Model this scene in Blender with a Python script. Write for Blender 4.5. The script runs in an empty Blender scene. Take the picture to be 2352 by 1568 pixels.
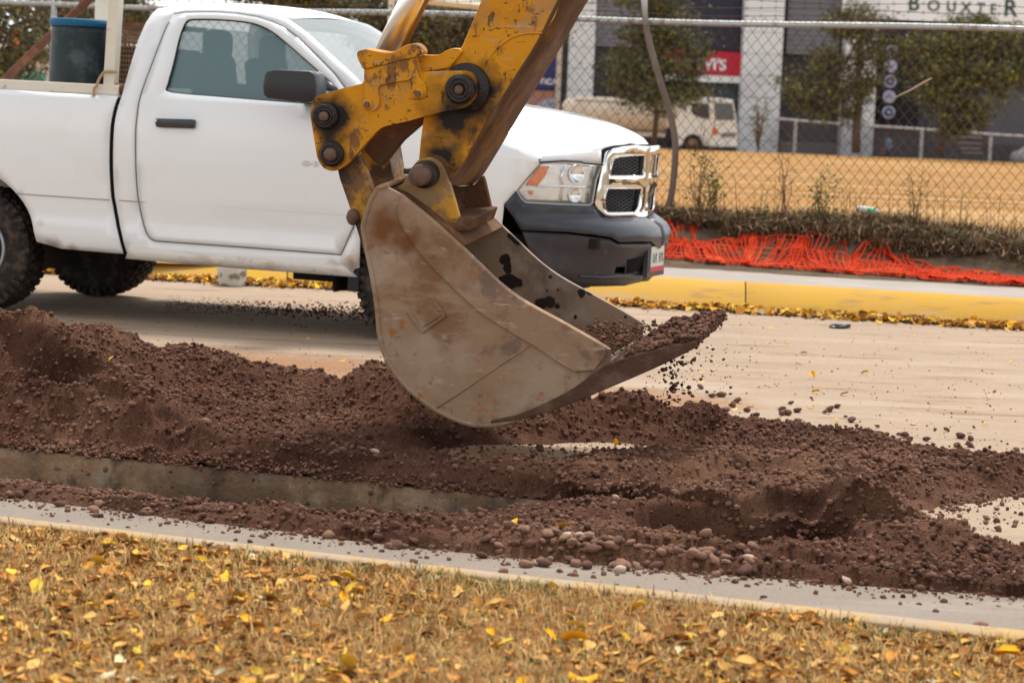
import bpy, bmesh, math, random
import numpy as np
from mathutils import Vector, Matrix
from mathutils.geometry import delaunay_2d_cdt
random.seed(7); RNG = np.random.default_rng(7)
sc = bpy.context.scene
COL = sc.collection
# ------------------------------------------------------------------ camera
CAMZ = 1.4; F = 5500.0; CU, CV = 1176.0, 784.0
PITCH = math.atan(519/5500.0); ROLL = 0.04
RC = Matrix.Rotation(math.radians(90)-PITCH, 3, 'X') @ Matrix.Rotation(ROLL, 3, 'Z')
cam = bpy.data.objects.new('camera', bpy.data.cameras.new('camera')); COL.objects.link(cam)
cam.matrix_world = Matrix.Translation((0,0,CAMZ)) @ RC.to_4x4()
cam.data.sensor_width = 36; cam.data.lens = 36*F/2352; cam.data.clip_start = .5; cam.data.clip_end = 3000
cam.data.dof.use_dof = True; cam.data.dof.focus_distance = 9.7; cam.data.dof.aperture_fstop = 5.4
sc.camera = cam
# ------------------------------------------------------------------ sky, sun, exposure
SUN_EL, SUN_AZ = math.radians(64), math.radians(14)      # azimuth from +Y towards +X
w = bpy.data.worlds.new('World'); sc.world = w; w.use_nodes = True
nt = w.node_tree; bg = nt.nodes['Background']
sky = nt.nodes.new('ShaderNodeTexSky'); sky.sky_type = 'NISHITA'; sky.sun_disc = False
sky.sun_elevation = SUN_EL; sky.sun_rotation = SUN_AZ; sky.air_density = 1.0; sky.dust_density = 1.2; sky.ozone_density = 1
hs = nt.nodes.new('ShaderNodeHueSaturation'); hs.inputs['Saturation'].default_value = .08; hs.inputs['Value'].default_value = 1.0
nt.links.new(sky.outputs[0], hs.inputs['Color']); nt.links.new(hs.outputs[0], bg.inputs[0]); bg.inputs[1].default_value = .14
sd = bpy.data.lights.new('sun', 'SUN'); sd.energy = 1.9; sd.angle = math.radians(13); sd.color = (1, .955, .88)
so = bpy.data.objects.new('sun', sd); COL.objects.link(so)
sdir = Vector((math.sin(SUN_AZ)*math.cos(SUN_EL), math.cos(SUN_AZ)*math.cos(SUN_EL), math.sin(SUN_EL)))
so.rotation_euler = sdir.to_track_quat('Z', 'Y').to_euler()
sc.view_settings.view_transform = 'Standard'; sc.view_settings.look = 'None'
sc.view_settings.exposure = 0.95; sc.view_settings.gamma = 1; sc.view_settings.use_curve_mapping = False

# ------------------------------------------------------------------ geometry of the view: pixels (2352x1568) to places
def ray(u, v): return RC @ Vector(((u-CU)/F, -(v-CV)/F, -1.0))
def P(u, v, Y):
    d = ray(u, v); return Vector((0,0,CAMZ)) + d*(Y/d.y)
def G(u, v, z=0.0):
    d = ray(u, v); return Vector((0,0,CAMZ)) + d*((z-CAMZ)/d.z)
YAW = .32
E1 = Vector((math.cos(YAW), -math.sin(YAW), 0)); E2 = Vector((math.sin(YAW), math.cos(YAW), 0))

# ------------------------------------------------------------------ object helpers
def tag(o, label=None, cat=None, group=None, kind=None):
    if label: o['label'] = label
    if cat: o['category'] = cat
    if group: o['group'] = group
    if kind: o['kind'] = kind
    return o
def empty(name, label, cat, loc=(0,0,0), group=None, mat=None):
    o = bpy.data.objects.new(name, None); COL.objects.link(o); o.empty_display_size = .2
    if mat is not None: o.matrix_world = mat
    else: o.location = loc
    return tag(o, label, cat, group)
def link(name, me, m=None, parent=None, smooth=False):
    o = bpy.data.objects.new(name, me); COL.objects.link(o)
    if m and not me.materials: me.materials.append(m)
    if smooth: me.shade_smooth()
    if parent: o.parent = parent
    return o
def mesh(name, V, Fc, m=None, parent=None, smooth=False):
    me = bpy.data.meshes.new(name)
    me.from_pydata([tuple(v) for v in V], [], [tuple(f) for f in Fc]); me.update()
    return link(name, me, m, parent, smooth)
def mesh_np(name, V, T, m=None, parent=None, smooth=False):
    me = bpy.data.meshes.new(name); V = np.asarray(V, np.float32); T = np.asarray(T, np.int32)
    k = T.shape[1]
    me.vertices.add(len(V)); me.vertices.foreach_set('co', V.ravel())
    me.loops.add(T.size); me.loops.foreach_set('vertex_index', T.ravel())
    me.polygons.add(len(T)); me.polygons.foreach_set('loop_start', np.arange(0, T.size, k, dtype=np.int32))
    me.polygons.foreach_set('loop_total', np.full(len(T), k, np.int32)); me.update(calc_edges=True)
    return link(name, me, m, parent, smooth)
def bevel(o, wd=.005, seg=2, ang=35):
    b = o.modifiers.new('bevel', 'BEVEL'); b.width = wd; b.segments = seg; b.limit_method = 'ANGLE'; b.angle_limit = math.radians(ang)
    b.harden_normals = False; return o
class MB:
    def __init__(s): s.V = []; s.F = []
    def add(s, V, Fc):
        n = len(s.V); s.V += [tuple(v) for v in V]; s.F += [tuple(i+n for i in f) for f in Fc]; return s
    def box(s, c, d, R=None):
        V = [Vector((sx*d[0]/2, sy*d[1]/2, sz*d[2]/2)) for sx in (-1,1) for sy in (-1,1) for sz in (-1,1)]
        if R is not None: V = [R @ v for v in V]
        return s.add([v+Vector(c) for v in V], [(0,1,3,2),(4,6,7,5),(0,4,5,1),(2,3,7,6),(0,2,6,4),(1,5,7,3)])
    def tube(s, pts, r, n=8, caps=True):
        pts = [Vector(p) for p in pts]; rs = r if hasattr(r, '__len__') else [r]*len(pts)
        V = []; ref = None
        for i, p in enumerate(pts):
            t = (pts[min(i+1, len(pts)-1)]-pts[max(i-1, 0)])
            t = t.normalized() if t.length > 1e-9 else Vector((0,0,1))
            if ref is None: ref = Vector((0,0,1)) if abs(t.z) < .9 else Vector((1,0,0))
            a = (ref - t*ref.dot(t)).normalized(); b = t.cross(a); ref = a
            V += [p + (a*math.cos(2*math.pi*k/n) + b*math.sin(2*math.pi*k/n))*rs[i] for k in range(n)]
        Fc = [(i*n+k, i*n+(k+1)%n, (i+1)*n+(k+1)%n, (i+1)*n+k) for i in range(len(pts)-1) for k in range(n)]
        if caps: Fc += [tuple(range(n))[::-1], tuple((len(pts)-1)*n+k for k in range(n))]
        return s.add(V, Fc)
    def lathe(s, prof, o=(0,0,0), ax=(0,0,1), n=24):      # prof: (radius, height) along ax
        ax = Vector(ax).normalized(); a = ax.orthogonal().normalized(); b = ax.cross(a); o = Vector(o)
        V = [o+ax*h+(a*math.cos(2*math.pi*k/n)+b*math.sin(2*math.pi*k/n))*r for r, h in prof for k in range(n)]
        Fc = [(i*n+k, i*n+(k+1)%n, (i+1)*n+(k+1)%n, (i+1)*n+k) for i in range(len(prof)-1) for k in range(n)]
        Fc += [tuple(range(n))[::-1], tuple((len(prof)-1)*n+k for k in range(n))]
        return s.add(V, Fc)
    def build(s, name, m, parent=None, smooth=False): return mesh(name, s.V, s.F, m, parent, smooth)
def catmull(pts, n=6, closed=True):
    out = []; N = len(pts)
    for i in range(N if closed else N-1):
        g = (lambda j: pts[j % N]) if closed else (lambda j: pts[max(0, min(N-1, j))])
        p0, p1, p2, p3 = [np.array(g(i+k), float) for k in (-1, 0, 1, 2)]
        for k in range(n):
            t = k/n
            out.append(tuple(.5*((2*p1)+(-p0+p2)*t+(2*p0-5*p1+4*p2-p3)*t*t+(-p0+3*p1-3*p2+p3)*t**3)))
    if not closed: out.append(tuple(pts[-1]))
    return out
def pip(x, y, poly):
    c = False; j = len(poly)-1
    for i in range(len(poly)):
        xi, yi = poly[i][0], poly[i][1]; xj, yj = poly[j][0], poly[j][1]
        if (yi > y) != (yj > y) and x < (xj-xi)*(y-yi)/(yj-yi)+xi: c = not c
        j = i
    return c
def sdist(x, y, poly):
    x = np.asarray(x, float); y = np.asarray(y, float); d = np.full(x.shape, 1e9); ins = np.zeros(x.shape, bool); n = len(poly)
    for i in range(n):
        ax, ay = poly[i][:2]; bx, by = poly[(i+1) % n][:2]
        t = np.clip(((x-ax)*(bx-ax)+(y-ay)*(by-ay))/((bx-ax)**2+(by-ay)**2+1e-12), 0, 1)
        d = np.minimum(d, np.hypot(x-ax-t*(bx-ax), y-ay-t*(by-ay)))
        c = ((ay > y) != (by > y)) & (x < (bx-ax)*(y-ay)/((by-ay) if by != ay else 1e-12)+ax); ins ^= c
    return np.where(ins, d, -d)
def cdt(outline, holes=(), step=0):
    vs = []; es = []
    for loop in [outline]+list(holes):
        n0 = len(vs); vs += [Vector((p[0], p[1])) for p in loop]; L = len(loop)
        es += [(n0+i, n0+(i+1) % L) for i in range(L)]
    if step:
        xs = [p[0] for p in outline]; ys = [p[1] for p in outline]
        gx, gy = np.meshgrid(np.arange(min(xs)+step/2, max(xs), step), np.arange(min(ys)+step/2, max(ys), step))
        gx = gx.ravel(); gy = gy.ravel(); ok = sdist(gx, gy, outline) > step*.4
        for h in holes: ok &= sdist(gx, gy, h) < -step*.4
        vs += [Vector((a, b)) for a, b in zip(gx[ok], gy[ok])]
    r = delaunay_2d_cdt(vs, es, [], 0, 1e-7); V2 = r[0]; T = []
    for f in r[2]:
        cx = sum(V2[i].x for i in f)/len(f); cy = sum(V2[i].y for i in f)/len(f)
        if pip(cx, cy, outline) and not any(pip(cx, cy, h) for h in holes): T.append(tuple(f))
    return V2, T
def plate(name, outline, y0, y1, m, parent, holes=(), bev=.004, smooth=False):
    """a flat plate: outline in local (x,z), thickness along local y"""
    V2, T = cdt(outline, holes); n = len(V2)
    V = [(p.x, y0, p.y) for p in V2]+[(p.x, y1, p.y) for p in V2]
    cnt = {}
    for f in T:
        for i in range(len(f)):
            e = (f[i], f[(i+1) % len(f)]); cnt[tuple(sorted(e))] = cnt.get(tuple(sorted(e)), [])+[e]
    Fc = [tuple(f) for f in T]+[tuple(i+n for i in reversed(f)) for f in T]
    Fc += [(e[0][1], e[0][0], e[0][0]+n, e[0][1]+n) for e in cnt.values() if len(e) == 1]
    bm = bmesh.new(); me = bpy.data.meshes.new(name)
    me.from_pydata(V, [], Fc); bm.from_mesh(me); bmesh.ops.recalc_face_normals(bm, faces=bm.faces); bm.to_mesh(me); bm.free()
    o = link(name, me, m, parent, smooth)
    if bev: bevel(o, bev)
    return o
# numpy value noise
def _hash(ix, iy, s):
    h = (ix.astype(np.int64)*374761393 + iy.astype(np.int64)*668265263 + s*1274126177) & 0xffffffff
    h = ((h ^ (h >> 13))*1274126177) & 0xffffffff; h = h ^ (h >> 16)
    return (h & 0xffff)/65535.0
def vnoise(x, y, s=0):
    ix = np.floor(x); iy = np.floor(y); fx = x-ix; fy = y-iy; fx = fx*fx*(3-2*fx); fy = fy*fy*(3-2*fy)
    a = _hash(ix, iy, s); b = _hash(ix+1, iy, s); c = _hash(ix, iy+1, s); d = _hash(ix+1, iy+1, s)
    return (a+(b-a)*fx)*(1-fy)+(c+(d-c)*fx)*fy
def fbm(x, y, o=4, s=0, g=.5):
    t = 0; a = 1; n = 0
    for i in range(o): t = t+a*(vnoise(x*2**i, y*2**i, s+i)-.5); n += a; a *= g
    return t/n
# ------------------------------------------------------------------ materials
def M(name, base, rough=.6, metal=0., layers=(), bump=0., bscale=60., coat=0., island=0., spots=(), spotcol=(.012,.008,.006), streak=None, ior=None, trans=0., alpha=1., space='Object', emit=None):
    m = bpy.data.materials.new(name); m.use_nodes = True; t = m.node_tree; N = t.nodes; L = t.links; b = N['Principled BSDF']
    b.inputs['Roughness'].default_value = rough; b.inputs['Metallic'].default_value = metal
    b.inputs['Specular IOR Level'].default_value = .5 if rough < .45 else .3 if rough < .75 else .08
    if coat: b.inputs['Coat Weight'].default_value = coat; b.inputs['Coat Roughness'].default_value = .04
    if trans: b.inputs['Transmission Weight'].default_value = trans
    if ior: b.inputs['IOR'].default_value = ior
    if alpha < 1: b.inputs['Alpha'].default_value = alpha
    tc = N.new('ShaderNodeTexCoord'); co = tc.outputs[space]
    def rgb(c): n = N.new('ShaderNodeRGB'); n.outputs[0].default_value = (*c[:3], 1); return n.outputs[0]
    cur = rgb(base)
    def mix(f, a, c):
        n = N.new('ShaderNodeMix'); n.data_type = 'RGBA'; L.new(f, n.inputs[0]); L.new(a, n.inputs[6]); L.new(c, n.inputs[7]); return n.outputs[2]
    def ramp(v, lo, hi, mx=1.):
        n = N.new('ShaderNodeMapRange'); n.interpolation_type = 'SMOOTHSTEP'; L.new(v, n.inputs[0]); n.inputs[1].default_value = lo; n.inputs[2].default_value = hi; n.inputs[4].default_value = mx; return n.outputs[0]
    if island:
        g = N.new('ShaderNodeNewGeometry'); h = N.new('ShaderNodeHueSaturation'); L.new(cur, h.inputs['Color'])
        n = N.new('ShaderNodeMapRange'); L.new(g.outputs['Random Per Island'], n.inputs[0]); n.inputs[3].default_value = 1-island; n.inputs[4].default_value = 1+island
        L.new(n.outputs[0], h.inputs['Value']); cur = h.outputs[0]
    rv = None
    for (c, scale, lo, hi, mx, *st) in layers:          # colour, noise scale, ramp low, high, strength, optional stretch
        n = N.new('ShaderNodeTexNoise'); n.inputs['Scale'].default_value = scale; n.inputs['Detail'].default_value = 7; n.inputs['Roughness'].default_value = .62
        mp = N.new('ShaderNodeMapping'); L.new(co, mp.inputs[0]); mp.inputs[1].default_value = (scale*1.7, scale*.3, lo*9)
        if st: mp.inputs[3].default_value = st[0]
        if st and len(st) > 1: mp.inputs[2].default_value = st[1]
        L.new(mp.outputs[0], n.inputs['Vector']); cur = mix(ramp(n.outputs[0], lo, hi, mx), cur, rgb(c))
    for (pos, r0, r1, *shp) in spots:
        n = N.new('ShaderNodeTexNoise'); n.inputs['Scale'].default_value = 14; n.inputs['Detail'].default_value = 6; L.new(co, n.inputs['Vector'])
        vm = N.new('ShaderNodeVectorMath'); vm.operation = 'DISTANCE'; L.new(co, vm.inputs[0]); vm.inputs[1].default_value = pos
        ad = N.new('ShaderNodeMath'); ad.operation = 'MULTIPLY_ADD'; L.new(n.outputs[0], ad.inputs[0]); ad.inputs[1].default_value = r1*1.1; L.new(vm.outputs['Value'], ad.inputs[2])
        f = N.new('ShaderNodeMapRange'); L.new(ad.outputs[0], f.inputs[0]); f.inputs[1].default_value = r0+r1*.55; f.inputs[2].default_value = r1*1.55; f.inputs[3].default_value = 1; f.inputs[4].default_value = 0
        if shp: f.inputs[1].default_value = r0+r1*.5; f.inputs[2].default_value = r0+r1*.58
        cur = mix(f.outputs[0], cur, rgb(spotcol))
    L.new(cur, b.inputs['Base Color'])
    if emit: b.inputs['Emission Color'].default_value = (*emit, 1); b.inputs['Emission Strength'].default_value = 1
    if bump:
        n = N.new('ShaderNodeTexNoise'); n.inputs['Scale'].default_value = bscale; n.inputs['Detail'].default_value = 8; n.inputs['Roughness'].default_value = .65; L.new(co, n.inputs['Vector'])
        bp = N.new('ShaderNodeBump'); bp.inputs['Strength'].default_value = min(1, bump); bp.inputs['Distance'].default_value = .01*max(1, bump); L.new(n.outputs[0], bp.inputs['Height']); L.new(bp.outputs[0], b.inputs['Normal'])
    return m
#==GROUND
RA = math.pi/2
soil_m = M('moist_brown_soil', (.142,.066,.042), .95, layers=[((.24,.125,.075), 1.1, .48, .62, .8), ((.045,.019,.012), 2.2, .5, .66, .8), ((.22,.12,.08), 60, .56, .68, .7), ((.03,.014,.010), 85, .54, .66, .75)], bump=2.2, bscale=120)
stone_m = M('soil_coated_stone', (.155,.078,.053), .92, layers=[((.25,.14,.095), 1.1, .48, .62, .75), ((.24,.14,.10), 25, .5, .66, .6), ((.035,.017,.012), 12, .52, .66, .7)], bump=.6, bscale=150, island=.5)
road_m = M('dusty_road', (.35,.262,.19), .93, layers=[((.35,.24,.16), .8, .5, .75, .6, (.7,2.2,1), (0,0,.32)), ((.42,.33,.25), 1.1, .46, .70, .7, (.5,2.4,1), (0,0,.32)), ((.20,.12,.075), 2.2, .50, .74, .75, (.55,2.0,1), (0,0,.32)), ((.24,.17,.12), 55, .60, .7, .5), ((.50,.42,.34), 18, .58, .7, .45), ((.30,.21,.14), 5, .58, .72, .6)], bump=.7, bscale=45, spotcol=(.30,.165,.09), spots=[((G(u, v, 0).x, G(u, v, 0).y, 0), .05, r_) for u, v, r_ in [(420,810,.5),(560,830,.65),(700,840,.7),(850,850,.6),(1000,1030,.25),(1120,1040,.3),(1450,905,.4),(1600,925,.4),(960,860,.5)]])
gutter_m = M('pale_concrete', (.265,.22,.18), .9, layers=[((.235,.195,.165), 3, .45, .66, .7), ((.35,.30,.255), 1.3, .5, .7, .7, (.5,3,1), (0,0,.32)), ((.15,.11,.085), 70, .58, .66, .6)], bump=.5, bscale=120)
walk_m = M('grey_sidewalk_concrete', (.33,.29,.26), .9, layers=[((.40,.355,.31), 1.2, .45, .7, .7), ((.28,.24,.21), 8, .58, .74, .5)], bump=.4, bscale=60)
yel_m = M('worn_yellow_kerb_paint', (.52,.30,.055), .85, layers=[((.47,.33,.19), 1.1, .42, .58, .9, (.4,1,3)), ((.54,.32,.02), 2, .5, .7, .6), ((.36,.27,.18), 26, .56, .68, .6), ((.24,.16,.10), 3, .56, .70, .7, (.5,1,3))], bump=.35, bscale=60)
yel2_m = M('faded_yellow_kerb_edge', (.44,.29,.12), .9, layers=[((.36,.28,.21), 3, .42, .60, .85), ((.22,.15,.10), 14, .54, .68, .7)], bump=.4, bscale=70)
verge_m = M('dry_leafy_verge_soil', (.33,.155,.05), .95, layers=[((.44,.22,.065), 9, .45, .62, .8), ((.14,.07,.03), 26, .50, .64, .8), ((.5,.34,.15), 60, .54, .66, .7), ((.10,.05,.025), 70, .56, .68, .7)], bump=2.2, bscale=70)
field_m = M('dry_golden_field', (.33,.165,.05), .95, layers=[((.42,.265,.115), .35, .44, .58, .9, (.25,1.6,1)), ((.22,.105,.03), .45, .5, .60, .9, (.12,1.7,1)), ((.25,.14,.05), 3, .55, .7, .5, (.5,2,1))], bump=.6, bscale=8)
bank_m = M('weedy_bank_soil', (.11,.075,.05), .95, layers=[((.2,.14,.09), 3, .5, .7, .7), ((.05,.035,.025), 7, .5, .7, .7)], bump=1.5, bscale=30)
lot_m = M('asphalt_lot', (.12,.115,.11), .9)
earth_m = M('plain_earth', (.22,.17,.12), .95, layers=[((.3,.24,.16), .2, .45, .65, .7)])
slab_m = M('cut_pavement_face', (.33,.215,.125), .92, layers=[((.42,.34,.25), 7, .5, .68, .75), ((.08,.06,.045), 5, .5, .66, .8, (2,1,1)), ((.42,.35,.28), 45, .58, .68, .7), ((.12,.08,.055), 2.2, .5, .6, .6)], bump=1.6, bscale=38)

def lerp_px(pts, u):
    us = [p[0] for p in pts]; vs = [p[1] for p in pts]
    if u <= us[0]: return vs[0]+(u-us[0])*(vs[1]-vs[0])/(us[1]-us[0])
    if u >= us[-1]: return vs[-1]+(u-us[-1])*(vs[-1]-vs[-2])/(us[-1]-us[-2])
    return float(np.interp(u, us, vs))
def worldline(pts, z, us):
    return [G(u, lerp_px(pts, u), z) for u in us]
def px_of(p):
    d = RC.inverted() @ (Vector(p)-Vector((0,0,CAMZ))); return (CU+F*d.x/-d.z, CV-F*d.y/-d.z)
def where(p, cols=('at the far left','at the left','left of centre','at the centre','right of centre','at the right','at the far right')):
    u, v = px_of(p); return cols[int(min(6, max(0, u/336)))]
US = list(np.linspace(-1900, 3700, 57))
L_slab = [(0,1028),(2352,1256)]
L_dirt = [(0,1141),(1176,1281),(2352,1372)]
L_kf = [(0,1184),(1176,1317),(2352,1446)]       # far edge of the near kerb top
L_kn = [(0,1196),(1176,1331),(2352,1468)]
L_fb = [(-400,598),(1505,704),(2352,755)]       # far kerb foot
L_ft = [(-400,530),(1505,634),(2352,685)]       # far kerb top
L_sb = [(-400,505),(1505,595),(2352,655)]       # sidewalk back
slabW = worldline(L_slab, 0, US); kfW = worldline(L_kf, .12, US); knW = worldline(L_kn, .12, US)
fbW = worldline(L_fb, 0, US); ftW = worldline(L_ft, .2, US); sbW = worldline(L_sb, .2, US)
def rl(pts, a, b):      # fit one straight world line through two of the polyline's points
    return a, b
def line_strip(name, A, B, m, kind='structure', parent=None, sub=1):
    V = []; Fc = []
    for a, b in zip(A, B): V += [a, b]
    for i in range(len(A)-1): Fc.append((2*i, 2*i+2, 2*i+3, 2*i+1))
    o = mesh(name, V, Fc, m, parent, True)
    if kind: o['kind'] = kind
    return o
# the ground: one sheet reaching the horizon, lower than everything else
o = mesh('ground', [(-1500,-40,-.62),(1500,-40,-.62),(1500,2500,-.62),(-1500,2500,-.62)], [(0,1,2,3)], earth_m); o['kind'] = 'structure'
# trench outline on the road (world), the road has a real hole there
tr_us = list(np.linspace(-1500, 2150, 38))
slab_cut = [G(u, lerp_px(L_slab, u), 0) for u in tr_us]
near_cut = [G(u, lerp_px(L_dirt, u)-22, 0) for u in tr_us]
trench_poly = [(p.x, p.y) for p in slab_cut]+[(p.x, p.y) for p in reversed(near_cut)]
gutW = [G(u, lerp_px(L_kf, u)-26, 0) for u in US]     # road / gutter joint
gutN = [a + (b-a).normalized()*-.02 for a, b in zip(kfW, gutW)]
out = [(p.x, p.y) for p in gutW]+[(p.x, p.y) for p in reversed(fbW)]
V2, T = cdt(out, [trench_poly], 1.2)
o = mesh('road', [(p.x, p.y, 0) for p in V2], T, road_m); o['kind'] = 'structure'
# concrete gutter: from kerb foot to under the dirt
ga = [Vector((p.x, p.y, .004)) for p in kfW]; gb = [G(u, lerp_px(L_dirt, u)-26, 0)+Vector((0,0,.004)) for u in US]
V = []; Fc = []
for i, (a, b) in enumerate(zip(ga, gb)): V += [a, b]
o = mesh('gutter', V, [(2*i, 2*i+2, 2*i+3, 2*i+1) for i in range(len(ga)-1)], gutter_m); o['kind'] = 'structure'
# near kerb
kerb_root = empty('near_kerb', 'low concrete kerb with faded yellow edge between leafy verge and pale gutter', 'kerb', kfW[28])
def kerb_segments(root, sections, m, seglen, gap, name='kerb_block'):
    # sections: list of world polylines (same count), joined cross-wise
    n = len(sections[0]); cum = [0]
    for i in range(1, n): cum.append(cum[-1]+(sections[0][i]-sections[0][i-1]).length)
    def at(line, s):
        i = max(0, min(n-2, int(np.searchsorted(cum, s))-1)); t = (s-cum[i])/(cum[i+1]-cum[i]); return line[i].lerp(line[i+1], t)
    s = seglen[0]; out = []
    while s < cum[-1]-.5:
        e = min(s+seglen[1], cum[-1]); ss = np.linspace(s+gap/2, e-gap/2, 9); V = []; Fc = []; k = len(sections)
        for q in ss: V += [at(l, q)-root.location for l in sections]
        for i in range(len(ss)-1):
            for j in range(k-1): Fc.append((i*k+j, (i+1)*k+j, (i+1)*k+j+1, i*k+j+1))
        Fc += [tuple(range(k)), tuple((len(ss)-1)*k+j for j in range(k))[::-1]]
        o = mesh(name, V, Fc, m, root, True); out.append(o)
        bv = bevel(o, .004, 1, 50); s = e
    return out
dn = Vector((0,0,-1))
kerb_segments(kerb_root, [[p+dn*.3 for p in knW], knW, kfW, [p+dn*.13+E2*.012 for p in kfW]], yel2_m, (0, 2.4), .012)
# far kerb: rolled yellow face; joint must fall at u=1722
fk = empty('far_kerb', 'rounded yellow painted kerb along the far side of the road behind the pickup', 'kerb', fbW[28])
prof = []
for t, dz in ((0,0),(.12,.05),(.35,.115),(.6,.165),(.82,.192),(1,.2)):
    prof.append([Vector((a.x+(b.x-a.x)*t, a.y+(b.y-a.y)*t, dz)) for a, b in zip(fbW, ftW)])
cumf = 0; tgt = G(1712, lerp_px(L_fb, 1712), 0)
for i in range(1, len(fbW)):
    if fbW[i].x > tgt.x: break
    cumf += (fbW[i]-fbW[i-1]).length
cumf += (tgt-fbW[i-1]).length
kerb_segments(fk, [[p+dn*.15 for p in fbW]]+prof, yel_m, (cumf % 3.6, 3.6), .009)
line_strip('sidewalk', [p+Vector((0,0,-.002)) for p in ftW], [p+Vector((0,0,-.002)) for p in sbW], walk_m)

# fence plane
FZ0, FZ1 = .55, 2.30
rail_px = [(-600,-16),(0,2),(780,30),(1340,50),(2352,71)]
FA = P(1900, 58, 21.15)
def FP(u, v, off=0.):       # pixel to a point on the fence plane (vertical, parallel to road)
    d = ray(u, v); o = Vector((0,0,CAMZ)); q = FA + E2*off
    t = (q-o).dot(E2)/d.dot(E2); return o+d*t
# bank between sidewalk and fence
NU, NV = 260, 44
fu = np.linspace(0, 1, NU); V = []
S0 = sbW[0]; S1 = sbW[-1]
for i in range(NU):
    s = S0.lerp(S1, fu[i])
    q = (s-FA).dot(E2); depth = -q
    for j in range(NV):
        t = j/(NV-1)*1.45
        p = s+E2*(t*depth)
        zz = .19+.36*(1/(1+math.exp(-(t-.72)*9)))-.0
        if t > 1.1: zz -= .10*(t-1.1)/.35
        V.append((p.x, p.y, zz))
V = np.array(V); V[:, 2] += (fbm(V[:, 0]*1.5, V[:, 1]*1.5, 5, 3)*.2+fbm(V[:, 0]*7, V[:, 1]*7, 3, 2)*.09)*np.clip((V[:, 2]-.19)*6, 0, 1)
idx = np.arange(NU*NV).reshape(NU, NV); Q = np.stack([idx[:-1, :-1], idx[1:, :-1], idx[1:, 1:], idx[:-1, 1:]], -1).reshape(-1, 4)
o = mesh_np('bank', V, Q, bank_m, None, True); o['kind'] = 'structure'
BANKV = V
def bankz(x, y):
    d = (BANKV[:, 0]-x)**2+(BANKV[:, 1]-y)**2; return float(BANKV[int(d.argmin()), 2])
# field
FY = 118.0
def fieldz(y): return .46+(.07-.46)*min(1, max(0, (y-22)/(FY-22)))
V = []; ys = np.concatenate([np.linspace(19.0, 40, 40), np.linspace(42, FY, 40)])
xs = np.linspace(-70, 70, 90)
for y in ys:
    for x in xs:
        yy = y
        V.append((x, yy, fieldz(yy)))
V = np.array(V)
back = (V[:, 0]*E2.x+V[:, 1]*E2.y) < (FA.dot(E2)+.9)
V[:, 2] += fbm(V[:, 0]*.3, V[:, 1]*.3, 4, 9)*.10*np.clip((V[:,1]-30)/10, 0, 1)
V[back, 2] = .12
V[:, 2] = np.where(V[:, 1] < 26, np.minimum(V[:, 2], .42), V[:, 2])
idx = np.arange(len(V)).reshape(len(ys), len(xs)); Q = np.stack([idx[:-1, :-1], idx[:-1, 1:], idx[1:, 1:], idx[1:, :-1]], -1).reshape(-1, 4)
o = mesh_np('field', V, Q, field_m, None, True); o['kind'] = 'structure'
o = mesh('parking_lot', [(-90, FY+.01, -.42), (90, FY+.01, -.42), (90, 150, -.42), (-90, 150, -.42)], [(0,1,2,3)], lot_m); o['kind'] = 'structure'

# ---- excavated soil: height field
def rpts(L): return [(lambda p, h: (p.x, p.y, h, wd))(G(u, v, h), h) for (u, v, h, wd) in L]
ridges = [rpts(r) for r in [
    [(-900,560,.95,.3),(-300,640,.80,.2),(0,705,.52,.1),(70,752,.38,.05),(120,790,.24,.03)],
    [(185,756,.30,.02),(225,748,.335,.03),(290,775,.25,.02),(345,802,.18,.02)],
    [(420,800,.16,.05),(560,835,.17,.05),(700,862,.13,.08)],
    [(835,868,.17,.03),(880,838,.27,.04),(960,880,.22,.06),(1100,905,.18,.08),(1250,905,.19,.08),(1340,905,.20,.08),(1450,910,.17,.05)],
    [(1490,925,.17,.05),(1535,915,.215,.05),(1600,938,.15,.06),(1700,970,.10,.05),(1850,985,.07,.1)],
    [(-700,910,.28,.3),(-100,960,.17,.1),(250,975,.15,.09),(480,992,.14,.08),(700,1026,.125,.07),(950,1068,.11,.05),(1100,1078,.10,.04),(1220,1070,.15,.04),(1300,1062,.20,.05),(1380,1090,.15,.05),(1460,1130,.07,.05)],
    [(1830,1150,.07,.02),(1880,1108,.16,.03),(1910,1098,.18,.03),(1990,1120,.165,.03),(2080,1155,.14,.04),(2150,1200,.10,.05),(2200,1240,.06,.06)],
    [(-900,1050,.02,.03),(0,1128,.012,.02),(300,1152,.015,.03),(600,1190,.018,.03),(900,1222,.035,.03),(1100,1228,.06,.05),(1300,1240,.07,.06),(1500,1275,.06,.06),(1700,1305,.045,.06),(1900,1310,.05,.05),(2200,1330,.03,.05),(2600,1370,.03,.05)],
    [(-500,820,.25,.3),(-100,850,.20,.2),(100,870,.17,.1),(250,900,.14,.1)],
    [(1250,955,.13,.1),(1700,1005,.08,.12),(2000,1035,.07,.12),(2300,1070,.05,.1)],
]]
maskA = [(p.x, p.y) for p in [G(u, v, .0) for u, v in [(-1500,700),(-300,800),(60,860),(170,830),(330,842),(420,850),(560,880),(700,890),(790,905),(860,905),(930,935),(1440,955),(1560,965),(1700,1000),(1850,1005),(2000,1022),(2200,1060),(2500,1105),(2352,1135),(2180,1160),(2100,1175),(2160,1235),(2230,1262),(2380,1280),(2380,1300),(1900,1260),(1500,1215),(1460,1180),(900,1121),(0,1032),(-1500,880)]]]
bare = [(p.x, p.y) for p in [G(u, v, .0) for u, v in [(900,1045),(1080,1018),(1400,1014),(1620,1030),(1540,1066),(1300,1080),(1030,1078)]]]
bare2 = [(p.x, p.y) for p in [G(u, v, .0) for u, v in [(1480,1150),(1600,1125),(1760,1108),(1700,1128),(1560,1158)]]]
maskB = trench_poly
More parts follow.
